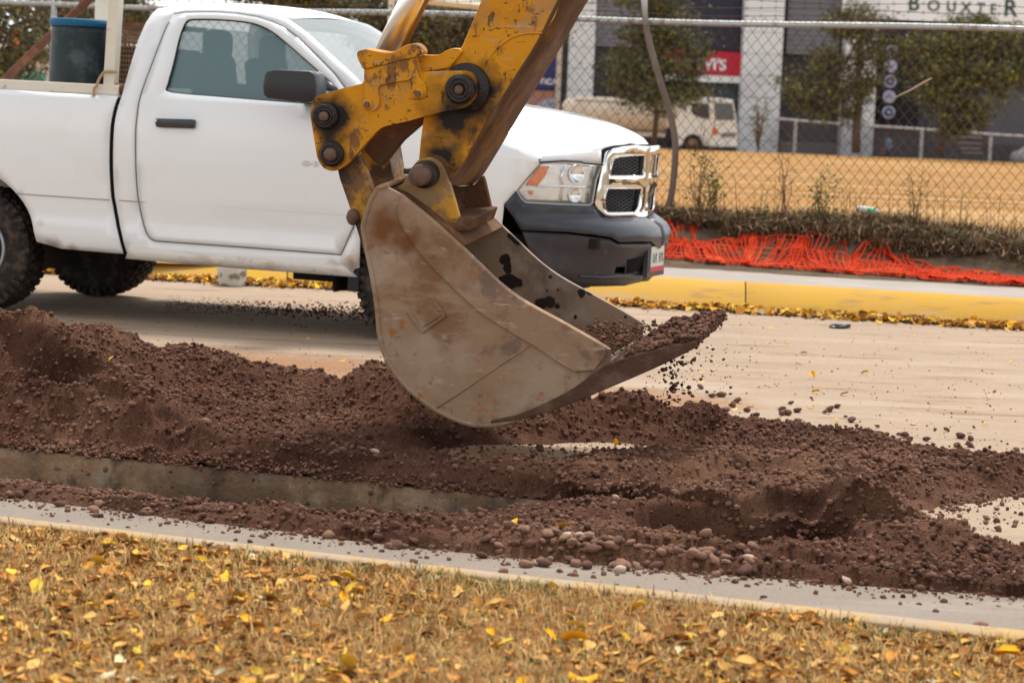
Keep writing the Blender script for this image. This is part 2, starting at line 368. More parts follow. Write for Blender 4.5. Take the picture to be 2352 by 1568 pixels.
nearstrip = [(p.x, p.y) for p in [G(u, lerp_px(L_slab, u), 0) for u in np.linspace(-1500, 2150, 20)]+[G(2320, 1285, 0), G(2700, 1330, 0), G(2700, 1402, 0)]+[G(u, lerp_px(L_dirt, u)+2, 0) for u in np.linspace(2400, -1500, 24)]]
pit = [(p.x, p.y) for p in [G(u, v, 0) for u, v in [(1430,1205),(1500,1188),(1700,1195),(1860,1200),(1935,1222),(1950,1262),(1840,1285),(1640,1272),(1500,1240)]]]
slabnp = np.array([(p.x, p.y) for p in slab_cut]); nearnp = np.array([(p.x, p.y) for p in near_cut])
def H(x, y, detail=True):
    x = np.asarray(x, float); y = np.asarray(y, float)
    jx = fbm(x*7, y*7, 3, 41)*.14; 
    dA = sdist(x, y, maskA)+jx+fbm(x*22, y*22, 2, 3)*.05; dB = sdist(x, y, maskB); dN = sdist(x, y, nearstrip)+fbm(x*9, y*9, 3, 77)*.07
    soil = np.clip(dA*.55, -.3, .085+.05*fbm(x*1.6, y*1.6, 3, 12))
    soilN = np.clip(dN*.5, -.3, .035)
    z = np.maximum(soil, soilN)
    tb = np.maximum(sdist(x, y, bare), sdist(x, y, bare2))+fbm(x*6, y*6, 3, 6)*.12
    best = np.full(x.shape, -1.0); bestB = best.copy()
    for ri_, r in enumerate(ridges):
        rb = np.full(x.shape, -1.0)
        for i in range(len(r)-1):
            ax, ay, ha, wa = r[i]; bx, by, hb, wb = r[i+1]
            t = np.clip(((x-ax)*(bx-ax)+(y-ay)*(by-ay))/((bx-ax)**2+(by-ay)**2+1e-9), 0, 1)
            d = np.hypot(x-ax-t*(bx-ax), y-ay-t*(by-ay)); h = ha+(hb-ha)*t; ww = wa+(wb-wa)*t
            dd = np.maximum(0, np.sqrt(d*d+.0012)-.03-ww)
            rb = np.maximum(rb, h-dd*.62)
        best = np.maximum(best, rb)
        if ri_ in (6, 7): bestB = np.maximum(bestB, rb)
    lim = np.maximum(dA, dN); best = np.where(lim < .25, np.minimum(best, .02+lim*.75), best)
    z = np.maximum(z, best)+np.where((best > z-.04) & (lim > 0), .012, 0)
    z = np.minimum(z, np.maximum(-.035, .02-tb*.62))
    # inside the trench: below the pavement edge
    P0 = slabnp[0]; P1 = slabnp[-1]; dv = (P1-P0)/np.linalg.norm(P1-P0); nv = np.array([dv[1], -dv[0]])
    ds = (x-P0[0])*nv[0]+(y-P0[1])*nv[1]       # distance in front of the pavement edge
    ss = (x-P0[0])*dv[0]+(y-P0[1])*dv[1]
    q = G(1180, 1143, 0); se = (q.x-P0[0])*dv[0]+(q.y-P0[1])*dv[1]     # where the fill climbs to the edge
    dep = np.interp(ss-se, [-9, -.9, -.1, .35], [-.13, -.13, -.08, .05])
    topz = np.interp(ss-se, [-9, -2.2, -.6, .2], [-.02, -.015, .03, .07]); tz = dep+np.clip(ds/.9, 0, 1)**1.5*(topz-dep)
    tz = tz+fbm(x*3, y*3, 3, 19)*.04
    inB = (dB > 0) & (ds > 0)
    rN = np.clip((ds-.45)/.5, 0, 1)
    zB = np.maximum(np.minimum(soilN, .02), bestB); z = np.where(inB, tz*(1-rN)+np.maximum(tz, zB)*rN, z)
    wl = np.clip((se-.15-ss)/.6, 0, 1)*(ds > 0)
    zL = dep+np.clip(ds/1.0, 0, 1)**1.1*(.034-dep)+fbm(x*5, y*5, 3, 23)*.03; zL = np.minimum(zL, .008+dN*.5); z = np.where(ds > 0, wl*zL+(1-wl)*z, z)
    dp = sdist(x, y, pit)+fbm(x*8, y*8, 2, 2)*.05
    z = np.where(dp > -.05, z-np.clip((dp+.05)/.13, 0, 1)*.36, z)
    z = np.where((ds < 0) & (dA > .12) & (tb < -.12), np.maximum(z, .02), z)
    # steep soil bank standing just behind the pavement edge
    st = (ds < 0) & (ds > -.6) & (dA > -.2) & (ss < se+.15)
    z = np.where(st, np.minimum(z, .006+np.maximum(-ds, 0)*.95*(1+fbm(ss*5, ds*11, 3, 14)*.9)+np.clip(-ds*4, 0, 1)*fbm(ss*9, ds*14, 3, 15)*.07), z)
    if detail:
        a = np.clip((np.maximum(dA, dN)+.02)*8, 0, 1)*(1-.6*wl)*np.where(tb > -.05, .25, 1)
        z = z+a*(fbm(x*11, y*11, 4, 30)*.065+np.abs(fbm(x*30, y*30, 3, 60, .6))*.05+fbm(x*70, y*70, 2, 66)*.016-.012)
    return z
O2 = G(1176, 1200, 0)
SD = Vector((slabnp[-1][0]-slabnp[0][0], slabnp[-1][1]-slabnp[0][1], 0)).normalized(); SN = Vector((SD.y, -SD.x, 0))     # along the pavement edge, and towards the camera
SO = G(1176, lerp_px(L_slab, 1176), 0)
VVs = []; Qs = []; nv0 = 0
for lo, hi, nn in ((-3.2, -.0012, 300), (.0012, 2.1, 200)):
    e1s = np.linspace(-5.0, 3.6, 860); e2s = np.linspace(lo, hi, nn); A_, B_ = np.meshgrid(e1s, e2s, indexing='ij')
    X = SO.x+SD.x*A_+SN.x*B_; Yg = SO.y+SD.y*A_+SN.y*B_; Z = H(X, Yg); dBg = sdist(X, Yg, maskB)
    idx = np.arange(X.size).reshape(X.shape); Q = np.stack([idx[:-1, :-1], idx[1:, :-1], idx[1:, 1:], idx[:-1, 1:]], -1).reshape(-1, 4)
    Zf = np.where(dBg > -.02, Z, np.maximum(Z, -.04)).ravel(); keep = (Zf[Q].max(1) > -.012) | (dBg.ravel()[Q].max(1) > 0); Q = Q[keep]
    used = np.unique(Q); rem = np.full(X.size, -1); rem[used] = np.arange(len(used)); VVs.append(np.stack([X.ravel(), Yg.ravel(), Zf], 1)[used]); Qs.append(rem[Q]+nv0); nv0 += len(used)
o = mesh_np('excavated_soil', np.concatenate(VVs), np.concatenate(Qs), soil_m, None, True)
tag(o, kind='structure')

# ---- stones and clods
def rock_verts(n, seed, sub=1):
    bm = bmesh.new(); bmesh.ops.create_icosphere(bm, subdivisions=sub, radius=1); r = np.random.default_rng(seed)
    out = []
    base = np.array([v.co[:] for v in bm.verts]); T = np.array([[l.index for l in f.verts] for f in bm.faces]); bm.free()
    for k in range(n):
        s = r.uniform(.65, 1.15, 3); s[2] *= .78
        d = base*(1+r.uniform(-.34, .30, (len(base), 1)))
        ax = r.normal(size=3); ax /= np.linalg.norm(ax); c = d@ax; d = d-np.outer(np.clip(c-.62, 0, 1), ax)
        out.append(d*s)
    return out, T
def scatter_rocks(name, pts, sizes, m, seed, sub=1, sink=.3, kind='stuff'):
    vs, T = rock_verts(24, seed, sub); r = np.random.default_rng(seed+1); n = len(pts); k = vs[0].shape[0]
    sel = r.integers(0, 24, n); B = np.array(vs)[sel]; a = r.uniform(0, 6.283, n); c, s = np.cos(a), np.sin(a)
    Vx = B[:, :, 0]*c[:, None]-B[:, :, 1]*s[:, None]; Vy = B[:, :, 0]*s[:, None]+B[:, :, 1]*c[:, None]
    tl = r.uniform(-.6, .6, n); ct, stt = np.cos(tl), np.sin(tl); Vz = B[:, :, 2]; Vx, Vz = Vx*ct[:, None]-Vz*stt[:, None], Vx*stt[:, None]+Vz*ct[:, None]
    VV = np.stack([Vx, Vy, Vz], -1)*np.asarray(sizes)[:, None, None]+np.asarray(pts)[:, None, :]; VV[:, :, 2] += np.asarray(sizes)[:, None]*(.75-sink)
    TT = (T[None]+(np.arange(n)*k)[:, None, None]).reshape(-1, 3)
    o = mesh_np(name, VV.reshape(-1, 3), TT, m, None, sub > 1)
    if kind: o['kind'] = kind
    return o
# cut face of the pavement, and the soil wall that continues it to the pit
seP = G(1180, 1143, 0); SE = (seP.x-slabnp[0][0])*SD.x+(seP.y-slabnp[0][1])*SD.y
TOT = (Vector((*slabnp[-1], 0))-Vector((*slabnp[0], 0))).length
for nm, m_, s0_, s1_ in (('pavement_edge', slab_m, 0., SE+.12), ('trench_wall', soil_m, SE+.12, TOT)):
    V = []; NR = 12; ssv = np.arange(s0_, s1_+.02, .02); bx = slabnp[0][0]+SD.x*ssv; by = slabnp[0][1]+SD.y*ssv
    tz_ = np.maximum(H(bx-SN.x*.002, by-SN.y*.002), -.001) if nm == 'trench_wall' else -.0006+0*ssv
    for i in range(len(ssv)):
        for r in range(NR):
            z = tz_[i]+(-.34-tz_[i])*r/(NR-1); n = fbm(np.array([ssv[i]*6.]), np.array([z*16.]), 4, 5)[0]*(.05 if nm == 'pavement_edge' else .09)+(.012*r/NR)
            n = n if nm != 'pavement_edge' else abs(n)
            V.append((bx[i]+SN.x*(n*min(1, r/2)+.001), by[i]+SN.y*(n*min(1, r/2)+.001), z))
    WV = np.array(V); wk = RNG.integers(0, len(WV), 2600 if nm == 'trench_wall' else 500); scatter_rocks('wall_clods', WV[wk]+RNG.normal(0, .006, (len(wk), 3)), .004+.012*RNG.random(len(wk))**2.5, stone_m, 61, 1, .75)
    n_i = len(ssv); Fc = [(i*NR+r, i*NR+r+1, (i+1)*NR+r+1, (i+1)*NR+r) for i in range(n_i-1) for r in range(NR-1)]
    o = mesh(nm, V, Fc, m_, None, True); o['kind'] = 'structure'

ec = RNG.uniform(0, SE, 2600); eo = RNG.normal(-.012, .014, 2600); ex_ = slabnp[0][0]+SD.x*ec+SN.x*eo; ey_ = slabnp[0][1]+SD.y*ec+SN.y*eo
scatter_rocks('edge_crumbs', np.stack([ex_, ey_, np.maximum(H(ex_, ey_), .0)*(eo < 0)], 1), .003+.009*RNG.random(2600)**2.5, stone_m, 63, 1, .4)
def randpoly(n, poly, r):
    xs = [p[0] for p in poly]; ys = [p[1] for p in poly]; X = r.uniform(min(xs), max(xs), n*6); Y = r.uniform(min(ys), max(ys), n*6)
    d = sdist(X, Y, poly); k = d > 0; return X[k][:n], Y[k][:n], d[k][:n]
fovx = (-2.9, 2.9)
N1 = 150000
a = RNG.uniform(-4.2, 2.9, N1); b = RNG.uniform(-1.0, 3.4, N1)
x = O2.x+E1.x*a+E2.x*b; y = O2.y+E1.y*a+E2.y*b
lim = np.maximum(sdist(x, y, maskA), sdist(x, y, nearstrip))
cl = fbm(x*2.5, y*2.5, 3, 50)
tb = np.maximum(sdist(x, y, bare), sdist(x, y, bare2))
prob = np.where(lim > 0, .55+cl*1.5, np.exp(lim*9)*.5)*np.where(tb > 0, .25, 1)
k = (RNG.random(N1) < prob) & ((sdist(x, y, pit) < -.02) | (RNG.random(N1) < .3)); x, y = x[k], y[k]
z = H(x, y); z = np.maximum(z, np.where(sdist(x, y, maskB) > 0, -1, 0))
sz = .0032+.0125*RNG.random(len(x))**3.6+.009*(RNG.random(len(x)) < .018)
scatter_rocks('soil_clods', np.stack([x, y, z], 1), sz, stone_m, 11)
#==SOILTHINGS
pebb_m = [M('brown_cobble', (.24,.135,.09), .8, layers=[((.36,.23,.16), 9, .5, .7, .7), ((.12,.065,.045), 20, .55, .7, .6)], bump=.3, bscale=60),
          M('pale_cobble', (.46,.34,.26), .8, layers=[((.56,.44,.36), 9, .5, .7, .7), ((.22,.13,.09), 14, .58, .7, .7)], bump=.3, bscale=60),
          M('dark_cobble', (.15,.082,.06), .85, layers=[((.24,.14,.10), 9, .5, .7, .6)], bump=.5, bscale=60)]
cob_me = []
vs, T = rock_verts(6, 5, 2)
for k in range(6):
    vv = vs[k]; base, _ = rock_verts(1, 1, 2)
    n = vv/np.linalg.norm(vv, axis=1, keepdims=True); vv = (vv*.72+n*.28)*np.array([1.08, .85, .72])
    for mi in range(3):
        me = bpy.data.meshes.new('cobble'); me.from_pydata([tuple(q) for q in vv], [], [tuple(int(i) for i in t) for t in T]); me.shade_smooth(); me.materials.append(pebb_m[mi]); cob_me.append(me)
def cobble(u, v, r, mi, label, group, name='cobble', zz=None):
    p = G(u, v, .05); h = float(H(np.array([p.x]), np.array([p.y]))[0]); h = max(h, .004) if zz is None else zz; p = G(u, v, h+r*.5)
    o = bpy.data.objects.new(name, cob_me[random.randrange(6)*3+mi]); COL.objects.link(o)
    h = max(float(H(np.array([p.x]), np.array([p.y]))[0]), .004) if zz is None else zz
    o.location = (p.x, p.y, h+r*.42); o.scale = (r*random.uniform(.9, 1.15),)*3; o.rotation_euler = (random.uniform(-.5, .5), random.uniform(-.5, .5), random.uniform(0, 6.28))
    return tag(o, label, 'stone', group)
GC = 'brown cobbles spilled in a row along the near gutter'
for k in range(120):
    t = random.random(); u = 1170+t*560; v = 1262+t*42+random.gauss(0, 15)-10
    if v > lerp_px(L_dirt, u)+4: v = lerp_px(L_dirt, u)+random.uniform(-12, 2)
    r_, mi = random.uniform(.014, .028), random.choice([0, 0, 2, 0, 2]); row_ = v-(1262+t*42-10)
    cobble(u, v, r_, mi, f"{'large' if r_ > .0235 else 'medium' if r_ > .0185 else 'small'} {'brown' if mi == 0 else 'dark brown'} cobble in the {'front' if row_ > 6 else 'middle' if row_ > -8 else 'back'} of the gutter row, {['left end', 'left part', 'middle', 'right part', 'right end'][int(t*4.99)]}", GC)
for (u, v, r, s) in [(1300,1272,.026,'pale rounded cobble left of centre in the row of stones by the gutter'), (1326,1268,.024,'second pale cobble just right of the first in the gutter row'), (1715,1297,.03,'large pale cobble toward the right of the spilled stones'), (1428,1258,.024,'tan flat cobble behind the middle of the gutter row'), (1232,1245,.02,'whitish cobble at the back of the left gutter row')]:
    cobble(u, v, r, 1, s, None)
for (u, v, r, mi, s) in [(862,1040,.022,1,'lone pale white stone lying on the sandy patch of the soil heap'), (1156,1310,.018,0,'small reddish stone lying alone on the pale gutter'), (2247,1435,.024,0,'lone round stone on the near kerb at the far right'), (470,998,.03,0,'pinkish stone on the crest above the cut pavement at left'), (1022,1035,.025,2,'dark clod on the bare sandy patch below the bucket'), (1240,1026,.026,2,'dark clod right of centre on the sandy patch'), (1415,1112,.018,1,'small buff pebble on the flattened soil near the pit'), (1945,1405-70,.02,1,'pale pebble on the soil near the right part of the gutter')]:
    cobble(u, v, r, mi, s, None)
for k in range(70):      # clods rolled onto the road beyond the heap and dirt edge of gutter
    if k < 42: u = random.uniform(1560, 2340); v = lerp_px([(1500,915),(2352,1035)], u)-abs(random.gauss(0, 22))+6
    else: u = random.uniform(0, 1150); v = lerp_px(L_dirt, u)-random.uniform(-2, 14)
    far = k < 42
    r_ = random.uniform(.010, .026); big = 'large' if r_ > .021 else 'medium' if r_ > .0155 else 'small'; pw_ = where(G(u, v, 0))
    cobble(u, v, r_, 2 if far or random.random() < .7 else 0, f'{big} dark soil clod loose on the pale road beyond the heap, {pw_}' if far else f'{big} soil-coated stone at the soil edge along the gutter, {pw_}', 'clods loose on the road beyond the heap' if far else 'stones along the left part of the gutter', 'clod' if far else 'cobble')
#==VERGE
# verge behind the near kerb: ground, grass, leaves
NUv = 300; NVv = 110; V = []
kn2 = [Vector((p.x, p.y, 0)) for p in knW]
lineA = np.array([(p.x, p.y) for p in knW]); cl_ = np.linspace(0, len(lineA)-1, NUv)
ex = np.interp(cl_, range(len(lineA)), lineA[:, 0]); ey = np.interp(cl_, range(len(lineA)), lineA[:, 1])
tt = np.linspace(0, 3.6, NVv)**1.0
VX = ex[:, None]-E2.x*(tt[None]-.0); VY = ey[:, None]-E2.y*(tt[None]-.0)
def vergez(x, y): return .112+fbm(x*3, y*3, 4, 88)*.05+fbm(x*25, y*25, 2, 81)*.02
VZ = vergez(VX, VY)+.0; VZ[:, 0] = .108
idx = np.arange(VX.size).reshape(VX.shape); Q = np.stack([idx[:-1, :-1], idx[:-1, 1:], idx[1:, 1:], idx[1:, :-1]], -1).reshape(-1, 4)
o = mesh_np('verge', np.stack([VX.ravel(), VY.ravel(), VZ.ravel()], 1), Q, verge_m, None, True); o['kind'] = 'structure'
leaf_cols = [((.80,.42,.025),'bright yellow'), ((.55,.27,.055),'orange tan'), ((.42,.20,.05),'brown'), ((.62,.38,.12),'pale tan'), ((.68,.47,.06),'dull yellow'), ((.26,.12,.035),'dark brown'), ((.55,.5,.33),'bleached')]
leaf_ms = [M('leaf_'+n.replace(' ', '_'), (min(.9, c[0]*1.04), c[1]*1.0, c[2]*.95), .8, layers=[(tuple(q*.55 for q in c), 40, .5, .7, .6), (tuple(min(1, q*1.25) for q in c), 25, .5, .7, .5)], island=.3) for c, n in leaf_cols]
def leaf_shape(r, curl, ln=1., wd=.55):
    n = 5; V = []; 
    for i in range(n):
        t = i/(n-1); wv = wd*math.sin(math.pi*min(1, max(0, t*.93+.035)))**.75*.5
        cz = curl*((t-.5)**2*4-1)*-.12
        for s in (-1, 0, 1): V.append(((t-.5)*ln, s*wv, cz+abs(s)*curl*.16+r.uniform(-.05, .05)))
    Fc = []
    for i in range(n-1):
        for s in range(2): Fc.append((i*3+s, (i+1)*3+s, (i+1)*3+s+1, i*3+s+1))
    return np.array(V), np.array(Fc)
rr = np.random.default_rng(3)
leaf_shapes = [leaf_shape(rr, rr.uniform(-1.3, 1.6), 1, rr.uniform(.45, .75)) for k in range(10)]
leaf_me = {}
for mi in range(7):
    for k in range(10):
        V_, F_ = leaf_shapes[k]; me = bpy.data.meshes.new('leaf'); me.from_pydata([tuple(q) for q in V_], [], [tuple(int(i) for i in f) for f in F_]); me.materials.append(leaf_ms[mi]); me.shade_smooth(); leaf_me[(mi, k)] = me
def leaf(x, y, z, s, mi, label, group, tilt=.4, name='leaf'):
    o = bpy.data.objects.new(name, leaf_me[(mi, random.randrange(10))]); COL.objects.link(o)
    o.location = (x, y, z+s*.12); o.scale = (s,)*3; o.rotation_euler = (random.gauss(0, tilt), random.gauss(0, tilt), random.uniform(0, 6.28))
    return tag(o, label, 'leaf', group)
def leaves_stuff(name, xs, ys, zs, ss, mats, weights, tilt, seed):
    r = np.random.default_rng(seed); n = len(xs); B = np.array([s[0] for s in leaf_shapes]); Fq = leaf_shapes[0][1]; sel = r.integers(0, 10, n)
    L = B[sel]*np.asarray(ss)[:, None, None]; a, b, c = r.uniform(0, 6.28, n), r.normal(0, tilt, n), r.normal(0, tilt, n)
    def rot(L, ang, i, j):
        ca, sa = np.cos(ang)[:, None], np.sin(ang)[:, None]; q = L.copy(); q[:, :, i] = L[:, :, i]*ca-L[:, :, j]*sa; q[:, :, j] = L[:, :, i]*sa+L[:, :, j]*ca; return q
    L = rot(rot(rot(L, b, 0, 2), c, 1, 2), a, 0, 1); L += np.stack([xs, ys, zs], 1)[:, None, :]
    T = (Fq[None]+(np.arange(n)*15)[:, None, None]).reshape(-1, 4)
    o = mesh_np(name, L.reshape(-1, 3), T, None, None, True); me = o.data
    for m in mats: me.materials.append(m)
    mi = r.choice(len(mats), n, p=np.array(weights)/sum(weights)); me.polygons.foreach_set('material_index', np.repeat(mi, len(Fq)).astype(np.int32))
    o['kind'] = 'stuff'; return o
def verge_pts(n, r, tmax=2.7, bias=1.):
    i = r.uniform(0, 1, n); t = r.random(n)**bias*tmax
    lo, hi = NUv*.22, NUv*.80
    q = lo+i*(hi-lo); bx = np.interp(q, range(NUv), ex); by = np.interp(q, range(NUv), ey)
    return bx-E2.x*(t+.0), by-E2.y*(t+.0), t
x, y, t = verge_pts(23000, RNG, 3.0); k = (fbm(x*2.2, y*2.2, 3, 17)*1.6+.5+.35*RNG.random(len(x))) > .47; x, y = x[k], y[k]; z = vergez(x, y)
leaves_stuff('leaf_litter', x, y, z+.003, .008+.042*RNG.random(len(x))**2.2, leaf_ms, [.2,2.0,3.4,2.0,.6,2.8,.2], .28, 4)
GLV = {0:'bright yellow leaves on the near verge',1:'orange tan leaves on the near verge',2:'brown leaves on the near verge',3:'pale tan leaves on the near verge',4:'dull yellow leaves on the near verge'}
x, y, t = verge_pts(430, RNG, 2.6, .8); z = vergez(x, y)
for i in range(len(x)):
    mi = random.choices([0,1,2,3,4], [.8,2,2.2,2,1.2])[0]
    sz_ = random.uniform(.028, .056); pu, pv = px_of((x[i], y[i], z[i])); edge_ = lerp_px(L_kn, pu); fr_ = (pv-edge_)/max(60, 1568-edge_)
    if pu < -15 or pu > 2367 or pv > 1590: continue
    band = 'beside the kerb' if fr_ < .2 else 'just behind the kerb' if fr_ < .42 else 'on the middle of the verge' if fr_ < .72 else 'near the bottom edge'
    leaf(x[i], y[i], z[i]+.006, sz_, mi, f"{'big' if sz_ > .047 else 'broad' if sz_ > .038 else 'small'} {leaf_cols[mi][1]} fallen leaf {band}, {where((x[i], y[i], z[i]))}", GLV[mi])
for (u, v, s, mi, lab) in [(505,1315,.06,0,'big bright yellow leaf on the verge left of centre near the kerb'), (790,1545,.065,4,'dull yellow curled leaf at the bottom edge of the verge left of centre'), (570,1550,.06,0,'yellow leaf at the very bottom left of the verge'), (1340,1550,.06,0,'bright yellow leaf at the bottom centre of the verge'), (1320,1470,.055,0,'yellow leaf on the verge right of centre'), (2315,1505,.055,0,'yellow leaf on the verge at the right edge of the photo'), (235,1536,.07,6,'long bleached whitish leaf at the bottom left of the verge'), (250,1300,.07,2,'crumpled brown leaf clump at the left of the verge')]:
    p = G(u, v, .13); leaf(p.x, p.y, float(vergez(np.array([p.x]), np.array([p.y]))[0])+.012, s*1.15, mi, lab, None, .25)
# leaves on soil and gutter
for (u, v, lab) in [(158,793,'small yellow leaf on the upper slope of the left soil mound'), (147,826,'yellow leaf low on the left soil mound'), (252,896,'orange leaf resting on the middle of the left soil'), (1180,1252,'yellow leaf standing among the cobbles by the gutter'), (1292,1262,'second yellow leaf among the cobbles by the gutter'), (1718,1107,'yellow green leaf lying on the flattened soil right of centre'), (1326,932,'yellow leaf on the soil just under the bucket'), (630,884,'tiny yellow leaf behind the low soil ridge'), (1867,869,'yellow leaf lying alone on the pale road at right'), (1412,1026,'small yellow leaf on the sandy patch')]:
    p = G(u, v, .06); h = max(0, float(H(np.array([p.x]), np.array([p.y]))[0])); p = G(u, v, h)
    h = max(0, float(H(np.array([p.x]), np.array([p.y]))[0])); leaf(p.x, p.y, h+.012, .05, 4 if 'orange' in lab else 0, lab, None, .5)
# gutter leaves at far kerb
n = 2600; uu = RNG.uniform(-60, 2420, n); off = np.abs(RNG.normal(0, .13, n))+.0
pts = [G(u, lerp_px(L_fb, u), 0)-E2*o_ for u, o_ in zip(uu, off)]
leaves_stuff('gutter_leaves', np.array([p.x for p in pts]), np.array([p.y for p in pts]), .01+.03*RNG.random(n), .025+.06*RNG.random(n)**1.5, leaf_ms, [1.8,1.6,1.5,1.6,2.2,2.2,.5], .5, 9)
n = 90; uu = RNG.uniform(400, 2400, n); vv = RNG.uniform(700, 1000, n); pts = [G(a, b, 0) for a, b in zip(uu, vv)]
leaves_stuff('road_leaves', np.array([p.x for p in pts]), np.array([p.y for p in pts]), np.full(n, .008), .02+.025*RNG.random(n), leaf_ms, [2,1,1,1,2,.5,0], .2, 10)
n = 5000; uu = RNG.uniform(-60, 2420, n); vv = RNG.uniform(690, 1060, n); pts = [G(a, b, 0) for a, b in zip(uu, vv)]
scatter_rocks('road_grit', np.array([(p.x, p.y, 0) for p in pts]), .0015+.006*RNG.random(n)**5, stone_m, 21)
n = 900; pts = [G(u, lerp_px(L_dirt, u)+abs(RNG.normal(0, 10)), .0) for u in RNG.uniform(0, 2352, n)]
scatter_rocks('gutter_crumbs', np.array([(p.x, p.y, .005) for p in pts]), .002+.006*RNG.random(n)**3, stone_m, 22)
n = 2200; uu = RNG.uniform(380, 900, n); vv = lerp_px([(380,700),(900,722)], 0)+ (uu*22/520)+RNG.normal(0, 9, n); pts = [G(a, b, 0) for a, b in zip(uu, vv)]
scatter_rocks('dark_clod_band', np.array([(p.x, p.y, 0) for p in pts]), .003+.011*RNG.random(n)**3*np.clip((uu-350)/300, .2, 1), soil_m, 24)  # band of small dark clods along the near side of the pickup
# mulch of soil and damp grit heaped in the far gutter
n = 2500; uu = RNG.uniform(300, 2420, n); pts = [G(u, lerp_px(L_fb, u), 0)-E2*abs(o_) for u, o_ in zip(uu, RNG.normal(0, .11, n))]
scatter_rocks('gutter_mulch', np.array([(p.x, p.y, 0) for p in pts]), .006+.014*RNG.random(n)**2, soil_m, 23)
# grass blades on verge
def blades(name, xs, ys, zs, hs, ws, mats, weights, seed, lean=.5, segs=2):
    r = np.random.default_rng(seed); n = len(xs); a = r.uniform(0, 6.28, n); d = np.stack([np.cos(a), np.sin(a), 0*a], 1); p = np.stack([-np.sin(a), np.cos(a), 0*a], 1)
    b = np.stack([xs, ys, zs], 1); ln = r.uniform(.2, 1, n)*lean; hs = np.asarray(hs)[:, None]; ws = np.asarray(ws)[:, None]; up = np.array([0, 0, 1.])
    m1 = b+up*hs*.55+d*hs*ln[:, None]*.3; t1 = b+up*hs*(1-.25*ln[:, None])+d*hs*ln[:, None]
    V = np.stack([b-p*ws, b+p*ws, m1-p*ws*.75, m1+p*ws*.75, t1], 1).reshape(-1, 3); k = np.arange(n)*5
    T = np.concatenate([np.stack([k, k+1, k+3], 1), np.stack([k, k+3, k+2], 1), np.stack([k+2, k+3, k+4], 1)])
    o = mesh_np(name, V, T); me = o.data
    for m in mats: me.materials.append(m)
    mi = r.choice(len(mats), n, p=np.array(weights)/sum(weights)); me.polygons.foreach_set('material_index', np.tile(mi, 3).astype(np.int32)); o['kind'] = 'stuff'; return o
dry_m = M('dry_grass', (.50,.33,.14), .8, island=.4); grn_m = M('green_grass', (.14,.17,.045), .7, island=.4); twig_m = M('dead_twig', (.15,.095,.06), .9, island=.5)
x, y, t = verge_pts(62000, RNG, 3.0); z = vergez(x, y)
blades('dry_grass', x, y, z, .012+.035*RNG.random(len(x))**2, .0012+.0012*RNG.random(len(x)), [dry_m, grn_m], [9,1], 31, 1.3)
x, y, t = verge_pts(5000, RNG, .16); k = vnoise(x*3, y*3, 8)+.2*RNG.random(len(x)) > .68; x, y = x[k], y[k]
blades('green_grass_tufts', x, y, vergez(x, y),   .008+.024*RNG.random(len(x)), .0012+.001*RNG.random(len(x)), [grn_m, dry_m], [6,3], 32, 1.2)
#==TRUCK
white_m = M('white_truck_paint', (.80,.82,.84), .2, coat=.8, spotcol=(.42,.33,.23), spots=[((x_, -.97, z_), .0, r_) for x_, z_, r_ in ((.55,.46,.07),(.7,.45,.05),(1.3,.44,.05),(2.5,.45,.08),(2.62,.5,.1),(2.2,.43,.04),(.48,.6,.04))], layers=[((.74,.73,.70), 1.2, .5, .7, .5), ((.45,.36,.26), 9, .68, .8, .25)])
whited_m = M('white_paint_dusty_sill', (.74,.72,.68), .4, layers=[((.5,.42,.31), 5, .45, .68, .7, (1,1,3)), ((.25,.18,.12), 20, .6, .72, .6)])
black_m = M('black_rubber', (.018,.018,.02), .6)
gap_m = M('dark_gap', (.012,.012,.013), .9)
plast_m = M('charcoal_bumper_plastic', (.024,.029,.042), .34, layers=[((.055,.052,.055), 2.2, .48, .7, .5), ((.12,.09,.075), 14, .62, .75, .4)], bump=.08, bscale=160)
plast2_m = M('dusty_lower_bumper_plastic', (.035,.030,.034), .48, layers=[((.075,.06,.055), 3, .45, .7, .6), ((.18,.13,.10), 16, .62, .75, .5)], bump=.1, bscale=160)
chrome_m = M('chrome', (.82,.83,.84), .07, 1.)
tyre_m = M('dusty_tyre_rubber', (.035,.03,.028), .9, layers=[((.12,.09,.07), 12, .45, .65, .7)], bump=1.2, bscale=70)
rim_m = M('grey_steel_rim', (.35,.37,.4), .4, .7)
under_m = M('dark_undercarriage', (.022,.018,.016), .85)
rust_m = M('rusty_steel', (.16,.07,.045), .85, layers=[((.28,.13,.07), 14, .45, .65, .8), ((.07,.035,.03), 9, .5, .7, .6)], bump=.4, bscale=80)
rack_m = M('chipped_cream_paint', (.72,.68,.58), .6, layers=[((.38,.2,.1), 16, .62, .72, .8), ((.6,.55,.45), 4, .45, .7, .6)])
def glassmat(name, col, alpha, rough=.03):
    m = bpy.data.materials.new(name); m.use_nodes = True; b = m.node_tree.nodes['Principled BSDF']
    b.inputs['Base Color'].default_value = (*col, 1); b.inputs['Roughness'].default_value = rough; b.inputs['Alpha'].default_value = alpha
    b.inputs['Specular IOR Level'].default_value = .9; return m
glass_m = glassmat('tinted_window_glass', (.13,.22,.235), .74); ws_m = glassmat('windshield_glass', (.42,.48,.48), .55)
seat_m = M('dark_seat_fabric', (.03,.04,.042), .9)
RAKE = .012
T_ORG = Vector((-3.47,15.45,0))+E2*.93
TM = Matrix.Translation(T_ORG) @ Matrix(((E1.x,E2.x,0,0),(E1.y,E2.y,0,0),(0,0,1,0),(0,0,0,1))) @ Matrix.Rotation(RAKE, 4, 'Y')
TI = TM.inverted(); TI3 = TI.to_3x3(); TO = TI @ Vector((0,0,CAMZ))
